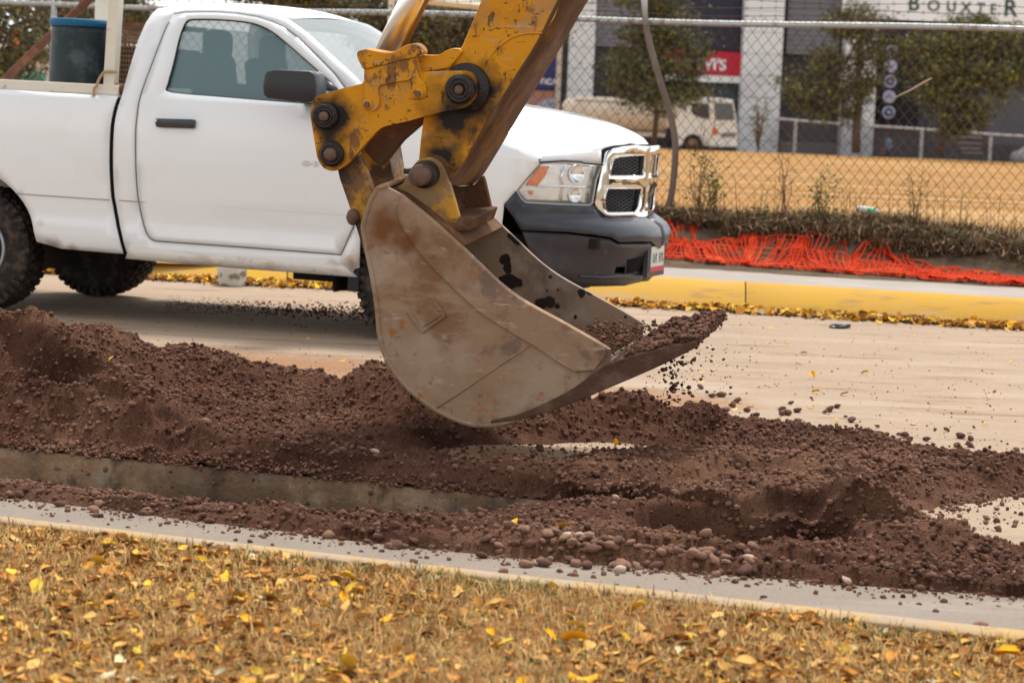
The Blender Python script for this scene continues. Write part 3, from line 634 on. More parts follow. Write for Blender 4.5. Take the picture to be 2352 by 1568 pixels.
truck = empty('pickup_truck', 'white single cab pickup truck with charcoal plastic bumper parked behind the digger bucket', 'pickup truck', mat=TM)
def TP(u, v, w):
    d = TI3 @ ray(u, v); return TO+d*((w-TO.y)/d.y)
WZ = [(.3,.90),(.40,.93),(.46,.965),(.53,.990),(.58,.987),(.66,.974),(.765,.984),(.785,.993),(1.0,1.0),(1.25,.996),(1.38,.978),(1.44,.957),(1.55,.918),(1.9,.765),(1.96,.735),(2.0,.70),(2.06,.4)]
WZx = [a for a, b in WZ]; WZy = [b for a, b in WZ]
XE = [(.3,4.05),(.40,4.12),(.43,4.17),(.5,4.225),(.586,4.245),(.655,4.262),(.665,4.285),(.745,4.29),(.79,4.27),(.822,4.22),(.85,4.155),(1.0,4.165),(1.2,4.175),(1.30,4.18),(1.5,4.1)]
XEx = [a for a, b in XE]; XEy = [b for a, b in XE]; XS = 3.42; NS = 2.35
def Wd(x, z):
    W_ = float(np.interp(z, WZx, WZy))
    if x <= XS: return W_
    xe = float(np.interp(z, XEx, XEy)); q = (x-XS)/(xe-XS)
    return -1. if q >= 1 else W_*(1-q**NS)**(1/NS)
def XF(y, z):
    xe = float(np.interp(z, XEx, XEy)); W_ = float(np.interp(z, WZx, WZy)); return XS+(xe-XS)*(max(0, 1-(min(abs(y), W_)/W_)**NS))**(1/NS)
def thit(u, v):      # where the line of sight meets the body shell
    d = TI3 @ ray(u, v); t0 = (-1.04-TO.y)/d.y; t1 = (.3-TO.y)/d.y; N_ = 90; pt = t0
    for i in range(N_+1):
        t = t0+(t1-t0)*i/N_; p = TO+d*t
        if abs(p.y) < Wd(p.x, p.z):
            a, b = pt, t
            for _ in range(18):
                m = (a+b)/2; p = TO+d*m
                if abs(p.y) < Wd(p.x, p.z): b = m
                else: a = m
            return TO+d*b
        pt = t
    return TO+d*t1
def tnrm(p):
    e = .004
    f = lambda q: abs(q.y)-Wd(q.x, q.z)
    g = Vector((f(p+Vector((e,0,0)))-f(p-Vector((e,0,0))), f(p+Vector((0,e,0)))-f(p-Vector((0,e,0))), f(p+Vector((0,0,e)))-f(p-Vector((0,0,e)))))
    if not all(map(math.isfinite, g)) or g.length < 1e-6 or g.length > 3: return Vector((1,0,0)) if p.x > 4 else Vector((0,-1,0))
    return g.normalized()
def c1(x, y): return (x*.456, y*.456)
def g3(x, y): return (1110+x*.324, 188+y*.324)
def loc(pts, f): return [(lambda p: (p.x, p.z))(thit(*f(*q))) for q in pts]
def side(name, out2, m, holes=(), off=0., step=.07, parent=truck, mirror=True, thick=.012, smooth=True):
    V2, T = cdt(out2, holes, step)
    V = [(p.x, -(Wd(p.x, p.y)+off), p.y) for p in V2]
    o = mesh(name, V, T, m, parent, smooth)
    if thick: s = o.modifiers.new('s', 'SOLIDIFY'); s.thickness = thick; s.offset = 0
    if mirror:
        c = o.copy(); COL.objects.link(c); c.scale = (1,-1,1); c.parent = parent
    return o
def front(name, outpx, m, holes=(), off=0., step=14, parent=truck, thick=.01, mirror=True, zc=None):
    V2, T = cdt(outpx, holes, step); V = []
    for p in V2:
        q = thit(p.x, p.y)
        if q.y > -.012: q = Vector((XF(0, q.z), 0, q.z))
        V.append(q+tnrm(q)*off)
    o = mesh(name, V, T, m, parent, True)
    if thick: s = o.modifiers.new('s', 'SOLIDIFY'); s.thickness = thick; s.offset = 0
    if mirror:
        c = o.copy(); COL.objects.link(c); c.scale = (1,-1,1); c.parent = parent
    return o
def ctr(z, off=0.):      # pixel of a point on the nose centreline
    p = TM @ Vector((XF(0, z)+off, 0, z)); d = RC.inverted() @ (p-Vector((0,0,CAMZ))); return (CU+F*d.x/-d.z, CV-F*d.y/-d.z)
def curve(name, pts, r, m, parent=truck, off=.0, n=6, mirror=True):
    V = []
    for (x, z) in pts: V.append(Vector((x, -(Wd(x, z)+off), z)))
    o = MB().tube(V, r, n).build(name, m, parent, True)
    if mirror:
        c = o.copy(); COL.objects.link(c); c.scale = (1,-1,1); c.parent = parent
    return o
def samp(f, a, b, n): return [f(a+(b-a)*i/n) for i in range(n+1)]
# --- bed side
gapL = loc([(592,492),(562,600),(551,750),(556,950),(580,1100),(600,1200),(622,1276)], c1)
gapL = catmull(gapL, 4, False)
AC = (-.05, .42)      # arch centre
archr = [(AC[0]+.50*math.cos(a), AC[1]+.505*math.sin(a)) for a in np.linspace(0.02, math.pi-.02, 30)]
bed_out = [(-1.2,1.44),(-.6,1.437),(.2,1.433)]+gapL+[(.80,.448),(.62,.45)]+[(x, z) for x, z in archr if z > .45]+[(-.75,.50),(-1.2,.56)]
side('bed_side', bed_out, white_m)
# --- cab side with door opening, door, window
rear = loc([(650,360),(700,200),(735,120),(765,75),(795,48)], c1)
gapR = [(x+.030, z) for x, z in gapL]; gapR[-1] = (gapL[-1][0]+.06, gapL[-1][1])
rooft = loc([(860,42),(950,38),(1050,38),(1150,42),(1250,50),(1350,64),(1450,98)], c1)
apil = loc([(1550,172),(1650,262),(1790,385)], c1)+[(2.74,1.475)]
belt_f = (2.72,1.41)
cab_out = list(reversed(gapR))+rear+rooft+apil+[belt_f,(2.66,1.2),(2.655,.85),(2.66,.5),(2.62,.44),(1.8,.432),(1.15,.438)]
door = loc([(880,72),(840,140),(800,240),(755,360),(715,470),(696,560),(686,700),(690,900),(706,1030),(722,1110),(745,1180),(775,1210),(830,1217)], c1)
door = catmull(door, 3, False)+loc([(1250,1247),(1720,1283)], c1)+[(2.635,.75),(2.64,1.1),(2.655,1.40)]+loc([(1690,375),(1600,283),(1500,188),(1440,143),(1380,112),(1300,85),(1200,68),(1100,60),(1000,60),(930,62)], c1)
win = catmull(loc([(842,462),(846,420),(872,325),(900,205),(922,140),(945,104),(985,97),(1100,98),(1220,108),(1300,124),(1370,158),(1440,212),(1550,308),(1625,375),(1690,440),(1700,520),(1600,528),(1340,510),(1100,490),(950,478)], c1), 3)
cab = side('cab_side', cab_out, white_m, [door])
dr = side('door', door, white_m, [win], off=.002, mirror=False)
d2 = dr.copy(); COL.objects.link(d2); d2.scale = (1,-1,1); d2.parent = truck
for dd, sg in ((dr, 1), (d2, -1)):
    g = side('window_glass', win, glass_m, off=-.018, parent=dd, mirror=False, thick=0, step=.1)
curve('door_seam', door[2:]+door[:1], .0042, M('seam_grey', (.10,.11,.11), .8), off=.0065, n=4)
curve('window_seal', win+win[:1], .009, black_m, off=-.004, n=5)
curve('cab_gap', gapL, .022, gap_m, off=-.022, n=6)
# feature line along the lower body, its crease shade painted as a grey strip
for a, b in (((.30,.779),(.965,.779)),((1.03,.781),(2.64,.785))):
    curve('crease_shade_strip', samp(lambda t: (a[0]+(b[0]-a[0])*t, a[1]+(b[1]-a[1])*t), 0, 1, 12), .0035, M('shadow_crease', (.36,.35,.33), .6), off=.005, n=4)
# rocker sill under the door, dirty
sill = loc([(655,1235),(900,1262),(1300,1296),(1722,1330)], c1)
side('door_sill', [(x, z-.004) for x, z in sill]+[(2.645,.415),(1.8,.412),(1.07,.42)], whited_m, off=.006, thick=.02)
# --- roof, back wall, windscreen
def sweep(name, left, m, crown=0., bulge=0., n=14, parent=truck, smooth=True, ylist=None, thick=0):
    V = []; k = len(left)
    for i in range(n+1):
        s = -1+2*i/n
        for (x, y, z) in left: V.append((x+bulge*(1-s*s), abs(y)*s, z+crown*(1-s**2)))
    Fc = [(i*k+j, (i+1)*k+j, (i+1)*k+j+1, i*k+j+1) for i in range(n) for j in range(k-1)]
    o = mesh(name, V, Fc, m, parent, smooth)
    if thick: q = o.modifiers.new('s', 'SOLIDIFY'); q.thickness = thick; q.offset = 0
    return o
roofL = [(x, Wd(x, z), z) for x, z in [rear[-1]]+rooft]
roofL = catmull(roofL, 3, False)
sweep('roof', roofL, white_m, crown=.045, bulge=0, thick=.012)
wl = [(x, Wd(x, z), z) for x, z in [rooft[-1]]+apil]
sweep('windshield', wl, ws_m, crown=.045*0+.03, bulge=.13)
sweep('windshield_header', [(rooft[-2][0], Wd(*rooft[-2]), rooft[-2][1]), (rooft[-1][0], Wd(*rooft[-1]), rooft[-1][1])], white_m, crown=.038, bulge=.05)
# back wall with rear window
bl = [(x, Wd(x, z)-.01, z) for x, z in [(1.06,1.0),(1.05,1.40)]+rear]
sweep('cab_back', [q for q in bl if q[2] < 1.46]+[(bl[2][0]-.005, bl[2][1], 1.50)], white_m, bulge=-.04)
up = rear[-1]; sweep('rear_window', [(1.06,.90,1.50),(up[0]+.0,.70,up[1]-.08)], ws_m, bulge=-.04)
# --- hood and front fender
def zf(x): return float(np.interp(x, [2.6,3.0,3.4,3.6,3.78,4.2], [1.44,1.41,1.335,1.26,1.188,1.172]))
def zcen(x): return float(np.interp(x, [2.6,3.0,3.365,3.7,3.886,4.03,4.12,4.18], [1.575,1.55,1.506,1.462,1.425,1.380,1.345,1.303]))
NXh, NYh = 34, 40; V = []
for j in range(NYh+1):
    s = -1+2*j/NYh; s = math.copysign(abs(s)**.8, s)
    for i in range(NXh+1):
        t = i/NXh; yq = s*.97
        xf_ = XF(abs(yq)*.93, 1.24)-.004 if abs(s) < 1 else XF(.905, 1.2)
        x = 2.62+(xf_-2.62)*t; a = abs(s); z0 = zcen(min(4.18, x+(4.18-xf_)*t**3)); zfe = zf(x)
        wd_ = Wd(x, zfe); wd_ = wd_ if wd_ > 0 else .3
        y = s*wd_*1.0
        z = zfe+(z0-zfe)*(1-a**3.2)**.75
        z += .012*math.exp(-((a-.62)/.06)**2)*(1-t)
        V.append((x, y, z))
Fc = [(j*(NXh+1)+i, j*(NXh+1)+i+1, (j+1)*(NXh+1)+i+1, (j+1)*(NXh+1)+i) for j in range(NYh) for i in range(NXh)]
hood = mesh('hood', V, Fc, white_m, truck, True)
FC = (3.03, .42)
arch2 = [(FC[0]+.53*math.cos(a), FC[1]+.545*math.sin(a)) for a in np.linspace(math.pi-.05, .05, 30)]
hl_px = [g3(*q) for q in [(235,770),(290,700),(345,635),(398,578),(425,570),(560,570),(690,577),(815,590),(838,592),(800,700),(785,790),(772,862),(750,876),(520,868),(300,856),(268,828)]]
hl_loc = [(lambda p: (p.x, p.z))(thit(*q)) for q in hl_px]
hlA = [hl_loc[3], hl_loc[2], hl_loc[1], hl_loc[0]]
tip = (lambda p: (p.x, p.z))(thit(*g3(148, 868)))
fend = [(2.668,1.40)]+[(x, zf(x)) for x in np.linspace(2.8, 3.76, 9)]+[hlA[0]]+hlA[1:]+[tip]+[(x, z) for x, z in reversed(arch2) if x < tip[0]-.01 and z > .47 and x > FC[0]-.5]+[(2.60,.45),(2.665,.47)]
side('front_fender', fend, white_m)
# fender strip above the headlight, between lamp and hood
st_px = [hl_px[i] for i in (4, 5, 6, 7, 8)]
front('fender_strip', [hl_px[3]]+st_px+[(q[0], q[1]-dq) for q, dq in zip(reversed(st_px), (36, 33, 25, 18, 14))]+[(hl_px[3][0]+4, hl_px[3][1]-12)], white_m, off=-.006, step=20)
# --- headlight
lens_m = glassmat('headlight_lens', (.85,.87,.86), .13, .05)
refl_m = M('headlight_reflector', (.80,.81,.80), .25, .75, layers=[((.55,.54,.5), 6, .45, .62, .7)], bump=.25, bscale=14)
amb_m = M('amber_reflector', (.70,.14,.005), .35, layers=[((.75,.24,.015), 40, .45, .6, .7)], bump=.5, bscale=60)
hb = front('headlight', hl_px, refl_m, off=-.035, step=10, thick=.004, mirror=False)
h2 = hb.copy(); COL.objects.link(h2); h2.scale = (1,-1,1); h2.parent = truck
front('lens', hl_px, lens_m, off=.002, step=14, thick=0, parent=hb, mirror=False)
front('turn_signal', [g3(*q) for q in [(400,600),(472,600),(440,670),(385,738),(298,735),(345,665)]], amb_m, off=-.012, step=10, parent=hb, mirror=False)
front('side_marker', [g3(*q) for q in [(322,775),(356,775),(354,800),(326,800)]], amb_m, off=-.012, step=10, parent=hb, mirror=False)
def frontcurve(name, px, r, m, off, parent=truck, n=6):
    V = [];
    for q in px:
        p = thit(*q); V.append(p+tnrm(p)*off)
    return MB().tube(V, r, n).build(name, m, parent, True)
frontcurve('lamp_divider', [g3(*q) for q in [(385,745),(480,740),(600,742),(700,748),(775,742)]], .007, chrome_m, -.012, hb)
frontcurve('lamp_divider', [g3(*q) for q in [(585,600),(560,680),(580,745),(560,850)]], .006, chrome_m, -.018, hb)
frontcurve('lens_rim', hl_px+hl_px[:1], .005, M('grey_lens_rim', (.45,.45,.42), .4), .0, hb)
for cx, cy, r in ((680,655,62), (665,805,48)):
    p = thit(*g3(cx, cy)); nn = Vector((.8,-.6,0)); q = p-nn*.02
    MB().lathe([(.001,-.05),(r*.324/378*.6,-.04),(r*.324/378,-.002),(r*.324/378+.004,0),(r*.324/378+.004,-.01)], q, nn, 28).build('lamp_bowl', chrome_m, hb, True)
# --- grille: chrome surround with four mesh openings
cc = lambda z, o=0.: ctr(z, o)
zt = 1.296; zb = .838
gout = [g3(*q) for q in [(838,592),(862,505),(905,472),(965,458),(1060,450)]]+[ctr(z) for z in np.linspace(zt, zb+.002, 12)]+[g3(*q) for q in [(1040,962),(900,962),(850,950),(792,892),(782,850),(812,720)]]
cu = lambda z: ctr(z)
tl = [g3(*q) for q in [(912,545),(945,530),(1040,522),(1128,520),(1126,600),(1120,665),(1000,664),(892,664),(890,645),(900,590)]]
blw = [g3(*q) for q in [(872,756),(990,756),(1106,756),(1100,810),(1084,885),(1066,922),(960,924),(876,924),(852,900),(850,840),(858,790)]]
gr = front('grille', gout, chrome_m, [tl, blw], off=.008, step=12, thick=.012, mirror=False)
gg = gr.copy(); COL.objects.link(gg); gg.scale = (1,-1,1); gg.parent = truck
gback = M('grille_black', (.012,.012,.014), .6)
front('grille_backing', gout, gback, off=-.05, step=20, thick=.0)
gm = M('grille_mesh_plastic', (.05,.05,.055), .45)
for cell in (tl, blw):      # honeycomb bars clipped to the opening
    mb = MB(); us = [p[0] for p in cell]; vs_ = [p[1] for p in cell]; u0, u1, v0, v1 = min(us), max(us), min(vs_), max(vs_); S_ = 8.2
    for sg in (1, -1):
        for k in range(-14, 30):
            seg = []
            for t in np.linspace(0, 1, 26):
                uu_ = u0+(u1-u0)*t; vv_ = (v0 if sg > 0 else v1)+sg*((uu_-u0)*.62)+k*S_*sg*1.0-60*sg*.0
                vv_ = v0+((uu_-u0)*.62*sg)+k*S_
                if pip(uu_, vv_, cell): seg.append((uu_, vv_))
                else:
                    if len(seg) > 1:
                        mb.tube([thit(*q)+Vector((-.018,0,0)) for q in (seg[0], seg[len(seg)//2], seg[-1])], .0042, 4)
                    seg = []
            if len(seg) > 1: mb.tube([thit(*q)+Vector((-.018,0,0)) for q in (seg[0], seg[len(seg)//2], seg[-1])], .0042, 4)
    o = mb.build('grille_mesh', gm, truck); c = o.copy(); COL.objects.link(c); c.scale = (1,-1,1); c.parent = truck
    frontcurve('grille_rim', cell+cell[:1], .0025, chrome_m, .014)
frontcurve('hood_seam', [g3(*q) for q in [(395,572),(560,560),(690,566),(700,576),(848,588),(870,500),(905,466),(965,452),(1060,444)]], .004, gap_m, .012)
# --- bumper in two mouldings
ub = [g3(*q) for q in [(150,872),(235,775),(268,832),(300,860),(520,873),(750,881),(775,870),(792,900),(850,956),(900,968),(1040,970)]]+[ctr(z) for z in np.linspace(.835, .662, 8)]+[g3(*q) for q in [(1180,1128),(960,1135),(900,1100),(600,1062),(300,1050),(268,1048),(215,960)]]
front('upper_bumper', ub, plast_m, off=.004, step=11, thick=.014)
lb = [g3(*q) for q in [(275,1062),(600,1078),(895,1116),(955,1150),(1180,1146)]]+[ctr(z) for z in np.linspace(.652, .43, 9)]+[g3(*q) for q in [(1150,1412),(1000,1446),(760,1450),(620,1425),(450,1330),(330,1200)]]
side_hole = [g3(*q) for q in [(940,1310),(1010,1308),(1008,1362),(925,1360)]]
front('lower_bumper', lb, plast2_m, [side_hole], off=-.006, step=11, thick=.014)
front('bumper_backing', [g3(*q) for q in [(280,1040),(1150,1100),(1150,1420),(760,1440),(480,1330)]], gap_m, off=-.05, step=30, thick=0)
# lower air intake with chrome-lit lip, tow opening
frontcurve('bumper_lip', [g3(*q) for q in [(680,1375),(830,1385),(930,1378),(1080,1372),(1180,1352),(1228,1318)]], .012, plast_m, .002)
front('air_intake', [g3(*q) for q in [(1020,1262),(1100,1240),(1150,1235),(1135,1345),(1015,1355)]], gap_m, off=.004, step=20, thick=.004)
# licence plate, facing forward
pl_m = M('plate_white', (.62,.62,.58), .5, layers=[((.5,.5,.46), 20, .5, .7, .6)]); red_m = M('plate_red', (.55,.05,.10), .5)
px_ = XF(0, .59)+.03
lp = MB().box((px_, 0, .595), (.006, .30, .155)).build('licence_plate', pl_m, truck)
MB().box((px_+.004, 0, .532), (.003, .30, .03)).build('plate_band', red_m, lp)
dk = M('plate_character', (.06,.07,.07), .6)
mb = MB()
for k in range(7):
    if k != 3: mb.box((px_+.0045, -.11+k*.037, .60), (.002, .008, .06)); mb.box((px_+.0045, -.11+k*.037+.008, .60+.02*((k*7) % 3-1)), (.002, .016, .009))
mb.build('plate_characters', dk, lp)
MB().box((px_-.02, 0, .595), (.03, .40, .22)).build('plate_bracket', plast_m, truck)
# --- mirror, handle, badge
mo = [TP(*c1(*q), -1.22) for q in [(1362,380),(1378,360),(1410,353),(1590,360),(1612,378),(1622,440),(1618,490),(1596,516),(1560,520),(1375,497),(1356,480),(1353,430)]]
mr = plate('wing_mirror', [(p.x, p.z) for p in mo], -1.31, -1.14, M('mirror_black_plastic', (.016,.016,.020), .42), truck, bev=.03, smooth=True)
ar = [TP(*c1(*q), -1.05) for q in [(1500,462),(1620,455),(1705,478),(1640,500),(1500,520)]]
plate('mirror_arm', [(p.x, p.z) for p in ar], -1.15, -.94, plast_m, mr, bev=.012)
sail = loc([(1612,372),(1705,448),(1700,478),(1640,465),(1618,440)], c1)
side('mirror_sail', sail, plast_m, off=.004, mirror=False, thick=.01)
hp = [thit(*c1(*q)) for q in [(797,597),(985,602),(990,610),(988,645),(980,648),(805,642),(797,635)]]
hd = plate('door_handle', [(p.x, p.z) for p in hp], -1.035, -.985, M('handle_black', (.03,.033,.036), .3), dr, bev=.012, smooth=True)
MB().lathe([(.008,0),(.008,.006)], (hp[0].x+.012, -1.037, hp[0].z-.012), (0,-1,0), 12).build('keyhole', chrome_m, hd)
bd = thit(*c1(1557, 824)); mb = MB()
for k in range(5): mb.box((bd.x-.030+k*.015+(k > 2)*.03, -1.012, bd.z), (.011, .006, .034 if k % 2 else .028))
mb.box((bd.x-.01, -1.010, bd.z), (.07, .003, .012)); mb.build('badge', chrome_m, dr)
# --- bed interior, tailgate, rack
mb = MB(); mb.box((-.12, -.88, 1.425), (2.2, .17, .02)); mb.box((-.12, .88, 1.425), (2.2, .17, .02)); mb.box((.93, 0, 1.2), (.03, 1.7, .44)); mb.box((-.12, -.8, 1.2), (2.2, .02, .44)); mb.box((-.12, .8, 1.2), (2.2, .02, .44)); mb.box((-.12, 0, .95), (2.2, 1.6, .03))
mb.build('bed_liner', white_m, truck)
MB().box((-1.2, 0, 1.0), (.05, 1.86, .86)).build('tailgate', white_m, truck)
rk = MB().box((-.13, -.90, 1.468), (2.2, .09, .062)).build('bed_rack', rack_m, truck); bevel(rk, .006)
MB().box((-.13, .90, 1.468), (2.2, .09, .062)).build('rack_rail', rack_m, rk)
q = TP(267-14, 225, -.9)
def post(name, a, b, w, par, m=rack_m):
    d = (Vector(b)-Vector(a)); R = d.to_track_quat('Z', 'Y').to_matrix(); o = MB().box((Vector(a)+Vector(b))/2, (w, w, d.length), R).build(name, m, par); bevel(o, .005); return o
a_ = TP(253, 222, -.9); b_ = TP(266.5, 0, -.9); dd = b_-a_; post('rack_post', a_, b_+dd*.35, .073, rk)
a_ = TP(226, 225, .88); b_ = TP(235, 0, .88); dd = b_-a_; a_ = a_-dd*.0; post('rack_post', (a_.x, .88, 1.49), b_+dd*.35, .075, rk)
MB().tube([(1.0,-.9,1.475),(.93,-.9,1.475)], .035, 12).build('rack_stub', rust_m, rk, True)
# --- interior
mb = MB()
for yy in (-.42, .42):
    mb.box((1.62, yy, 1.15), (.5, .5, .35)); mb.box((1.40, yy, 1.42), (.13, .50, .62), Matrix.Rotation(-.15, 3, 'Y'))
mb.box((1.40, 0, 1.30), (.13, .4, .5))
st = mb.build('seat', seat_m, truck); bevel(st, .05, 3)
for yy in (-.42, .42):
    o = MB().box((1.40, yy, 1.79), (.11, .27, .19)).build('headrest', seat_m, st); bevel(o, .05, 3)
dsh = MB().box((2.55, 0, 1.36), (.45, 1.75, .2)).build('dashboard', seat_m, truck); bevel(dsh, .05, 3)
ring = [(2.15+.05*math.sin(a), .42+.19*math.cos(a), 1.47+.19*math.sin(a)) for a in np.linspace(0, 2*math.pi, 28)]
MB().tube(ring, .014, 6).build('steering_wheel', seat_m, truck, True)
MB().box((1.9, 0, .75), (1.7, 1.8, .5)).build('cab_floor', under_m, truck)
# --- wheels
def wheel(x, y, sgn):
    wv = MB(); R_ = .405; wdt = .27
    wv.lathe([(.20,-.09),(.25,-.125),(.33,-.135),(.375,-.125),(.392,-.10),(.395,0),(.392,.10),(.375,.125),(.33,.135),(.25,.125),(.20,.09)], (x, y, R_), (0,1,0), 56)
    tyre = wv.build('wheel', tyre_m, truck, True)
    tb = MB(); rr_ = random.Random(3)
    for k in range(44):
        a = 2*math.pi*k/44
        for row, yy, ww in ((0,-.108,.05),(1,-.055,.045),(0,0,.045),(1,.055,.045),(0,.108,.05)):
            aa = a+(row*.5)*2*math.pi/44; R3 = Matrix.Rotation(-aa, 3, 'Y') @ Matrix.Rotation(rr_.uniform(-.3,.3), 3, 'X')
            rad = .396 if abs(yy) < .1 else .388
            tb.box((x+math.cos(aa)*rad, y+yy, R_+math.sin(aa)*rad), (.024, ww, .036), R3)
        for s in (-1, 1):
            R3 = Matrix.Rotation(-a, 3, 'Y'); tb.box((x+math.cos(a)*.362, y+s*.131, R_+math.sin(a)*.362), (.045, .014, .026), R3)
    tb.build('tread', tyre_m, tyre)
    MB().lathe([(.21,.0),(.21,-.115),(.195,-.115),(.185,-.05),(.12,-.03),(.07,-.06),(.001,-.062)], (x, y, R_), (0,-sgn*-1,0), 40).build('rim', rim_m, tyre, True)
    return tyre
for xw in (-.035, 3.03):
    for yw in (-.80, .80): wheel(xw, yw, 1 if yw < 0 else -1)
mb = MB()
for yy in (-.45, .45): mb.box((1.5, yy, .56), (5.0, .09, .13))
mb.box((.95, 0, .50), (.9, .9, .16)); mb.box((2.45, .1, .45), (.8, .6, .14)); mb.lathe([(.05,-.8),(.05,.8)], (-.035,0,.41), (0,1,0), 12); mb.lathe([(.05,-.8),(.05,.8)], (3.03,0,.41), (0,1,0), 12); mb.lathe([(.14,-.14),(.17,0),(.14,.14)], (-.035,0,.41), (0,1,0), 16)
mb.box((.93, -.60, .47), (.9, .12, .10)); mb.box((2.3, -.72, .40), (.30, .14, .09)); mb.box((2.75, -.70, .385), (.25, .12, .07)); mb.box((1.5, 0, .7), (5.2, 1.5, .06)); mb.box((3.5, 0, .75), (1.0, 1.3, .5))
mb.build('chassis', under_m, truck)
for (cx, cz) in ((-.05,.42), (3.03,.42)):
    V = []; 
    for i, a in enumerate(np.linspace(-.2, math.pi+.2, 24)):
        for yy in (-.96, -.5): V.append((cx+.545*math.cos(a), yy, cz+.56*math.sin(a)))
    o = mesh('wheel_arch_liner', V, [(2*i, 2*i+1, 2*i+3, 2*i+2) for i in range(23)], under_m, truck, True); c = o.copy(); COL.objects.link(c); c.scale = (1,-1,1); c.parent = truck
MB().box((2.62, -.86, .47), (.07, .18, .30)).build('mud_flap', black_m, truck)
mb = MB(); mb.box((1.5, 0, .8), (.02, 1.6, .4)); 
# --- things riding in the bed
def tw(x, y, z): return TM @ Vector((x, y, z))
drum_m = M('dark_blue_grey_plastic', (.016,.026,.030), .45, layers=[((.07,.09,.095), 3.2, .5, .62, .8), ((.02,.05,.04), 6, .55, .7, .5)], bump=.15, bscale=30)
lid_m = M('blue_plastic_lid', (.008,.10,.20), .6)
dc = TP(181, 130, -.42); dr_ = 66/347.
zt_ = TP(181, 46, -.42).z
root = empty('plastic_drum', 'dark grey plastic drum with blue lid standing in the pickup bed', 'drum', mat=TM @ Matrix.Translation((dc.x, -.42, .968)))
hh = zt_-.968
o = MB().lathe([(dr_*.90,0),(dr_*.95,.02),(dr_*.97,hh*.3),(dr_*1.0,hh*.31),(dr_*.985,hh*.33),(dr_*.985,hh*.62),(dr_*1.0,hh*.63),(dr_*.985,hh*.65),(dr_*.965,hh*.9),(dr_*.95,hh-.02),(dr_*.9,hh-.015)], n=40).build('drum_body', drum_m, root, True)
o = MB().lathe([(dr_*.97,hh-.045),(dr_*1.03,hh-.045),(dr_*1.035,hh-.02),(dr_*1.02,hh),(dr_*.95,hh+.004),(dr_*.93,hh-.01),(.01,hh-.01)], n=40).build('lid', lid_m, root, True)
crm = M('rusty_expanded_metal', (.20,.12,.075), .85, layers=[((.33,.2,.12), 18, .45, .65, .7)])
root = empty('mesh_crate', 'rusty perforated metal crate in the pickup bed behind the cab', 'crate', mat=TM @ Matrix.Translation((.72, 0, .968)))
ca = TP(268, 56, -.3); hc = ca.z-.968; mb = MB(); fr = MB()
for s in range(30):
    z = .02+s*(hc-.04)/29; mb.box((0,-.35,z), (.42,.006,.010)); mb.box((-.21,0,z), (.006,.7,.010))
for s in range(22): mb.box((-.2+s*.019,-.354,hc/2), (.006,.004,hc)); 
for s in range(30): mb.box((-.214,-.35+s*.024,hc/2), (.004,.006,hc))
mb.build('mesh_panel', crm, root)
for sx in (-.21, .21):
    for sy in (-.35, .35): fr.box((sx, sy, hc/2), (.025,.025,hc))
for z in (.012, hc): fr.box((0,-.35,z), (.42,.026,.026)); fr.box((0,.35,z), (.42,.026,.026)); fr.box((-.21,0,z), (.026,.7,.026)); fr.box((.21,0,z), (.026,.7,.026))
fr.build('frame', rust_m, root); MB().box((.0,0,hc*.45), (.38,.64,hc*.8)).build('contents', M('dark_brown_load', (.05,.032,.025), .9), root)
pa = TP(10, 183, .3); pb = TP(204, 0, .3); dd = pb-pa
pi_ = MB().tube([TM @ (pa-dd*.62), TM @ (pb+dd*.4)], .030, 12).build('steel_pipe', rust_m, None, True); tag(pi_, 'rusty brown steel pipe propped diagonally in the pickup bed behind the drum', 'pipe')
rope_m = M('tan_rope', (.42,.3,.17), .9)
rp = [TM @ TP(*q) for q in [(268,165,-.96),(243,165,-.96),(236,170,-.96),(228,182,-.96),(222,197,-.97),(216,205,-.97),(216,220,-.97)]]
tag(MB().tube(catmull(rp, 5, False), .010, 6).build('rope', rope_m, None, True), 'tan rope tied round the cream rack post of the pickup', 'rope')
#==EXCAV
# ------------------------------------------------------------------ excavator arm and bucket
n_ = Vector((.26, .955, .10)).normalized()
a_ = Vector((n_.y, -n_.x, 0)).normalized(); b_ = a_.cross(n_); b_ = -b_ if b_.z < 0 else b_
XO = P(1100, 700, 9.6)
XM = Matrix.Translation(XO) @ Matrix(((a_.x,n_.x,b_.x,0),(a_.y,n_.y,b_.y,0),(a_.z,n_.z,b_.z,0),(0,0,0,1)))
XI = XM.inverted(); XI3 = XI.to_3x3(); XC = XI @ Vector((0,0,CAMZ))
def BP(u, v, o=0.):
    d = XI3 @ ray(u, v); p = XC+d*((o-XC.y)/d.y); return (p.x, p.z)
def c2(x, y): return (658.6+x*.36, y*.36)
def c4(x, y): return (705.6+x*.44, 376.3+y*.44)
def B2(pts, o=0., f=c2): return [BP(*f(*q), o) for q in pts]
exc = empty('excavator', 'yellow excavator arm with linkage and muddy brown digging bucket swung over the trench', 'excavator', mat=XM)
BW = .62
OS0, OS1 = .12, .50        # stick
OL0, OL1 = .055, .085      # near link plate
p1 = BP(*c2(1100,570), OL0); p2 = BP(*c2(240,740), OL0); p3 = BP(*c2(280,985), OL0); p4 = BP(*c2(850,1115), 0)
sp = [((p1[0]+.05, .12, p1[1]-.02), .05, .15), ((p2[0]+.03, .06, p2[1]-.01), .05, .13), ((p3[0], .06, p3[1]), .03, .08), ((p1[0]-.03, .12, p1[1]-.10), .05, .17), ((p4[0]+.06, .1, p4[1]+.05), .03, .14), ((p2[0]+.02, .06, p2[1]-.07), .02, .07)]
Y_ = (.66,.285,.006)
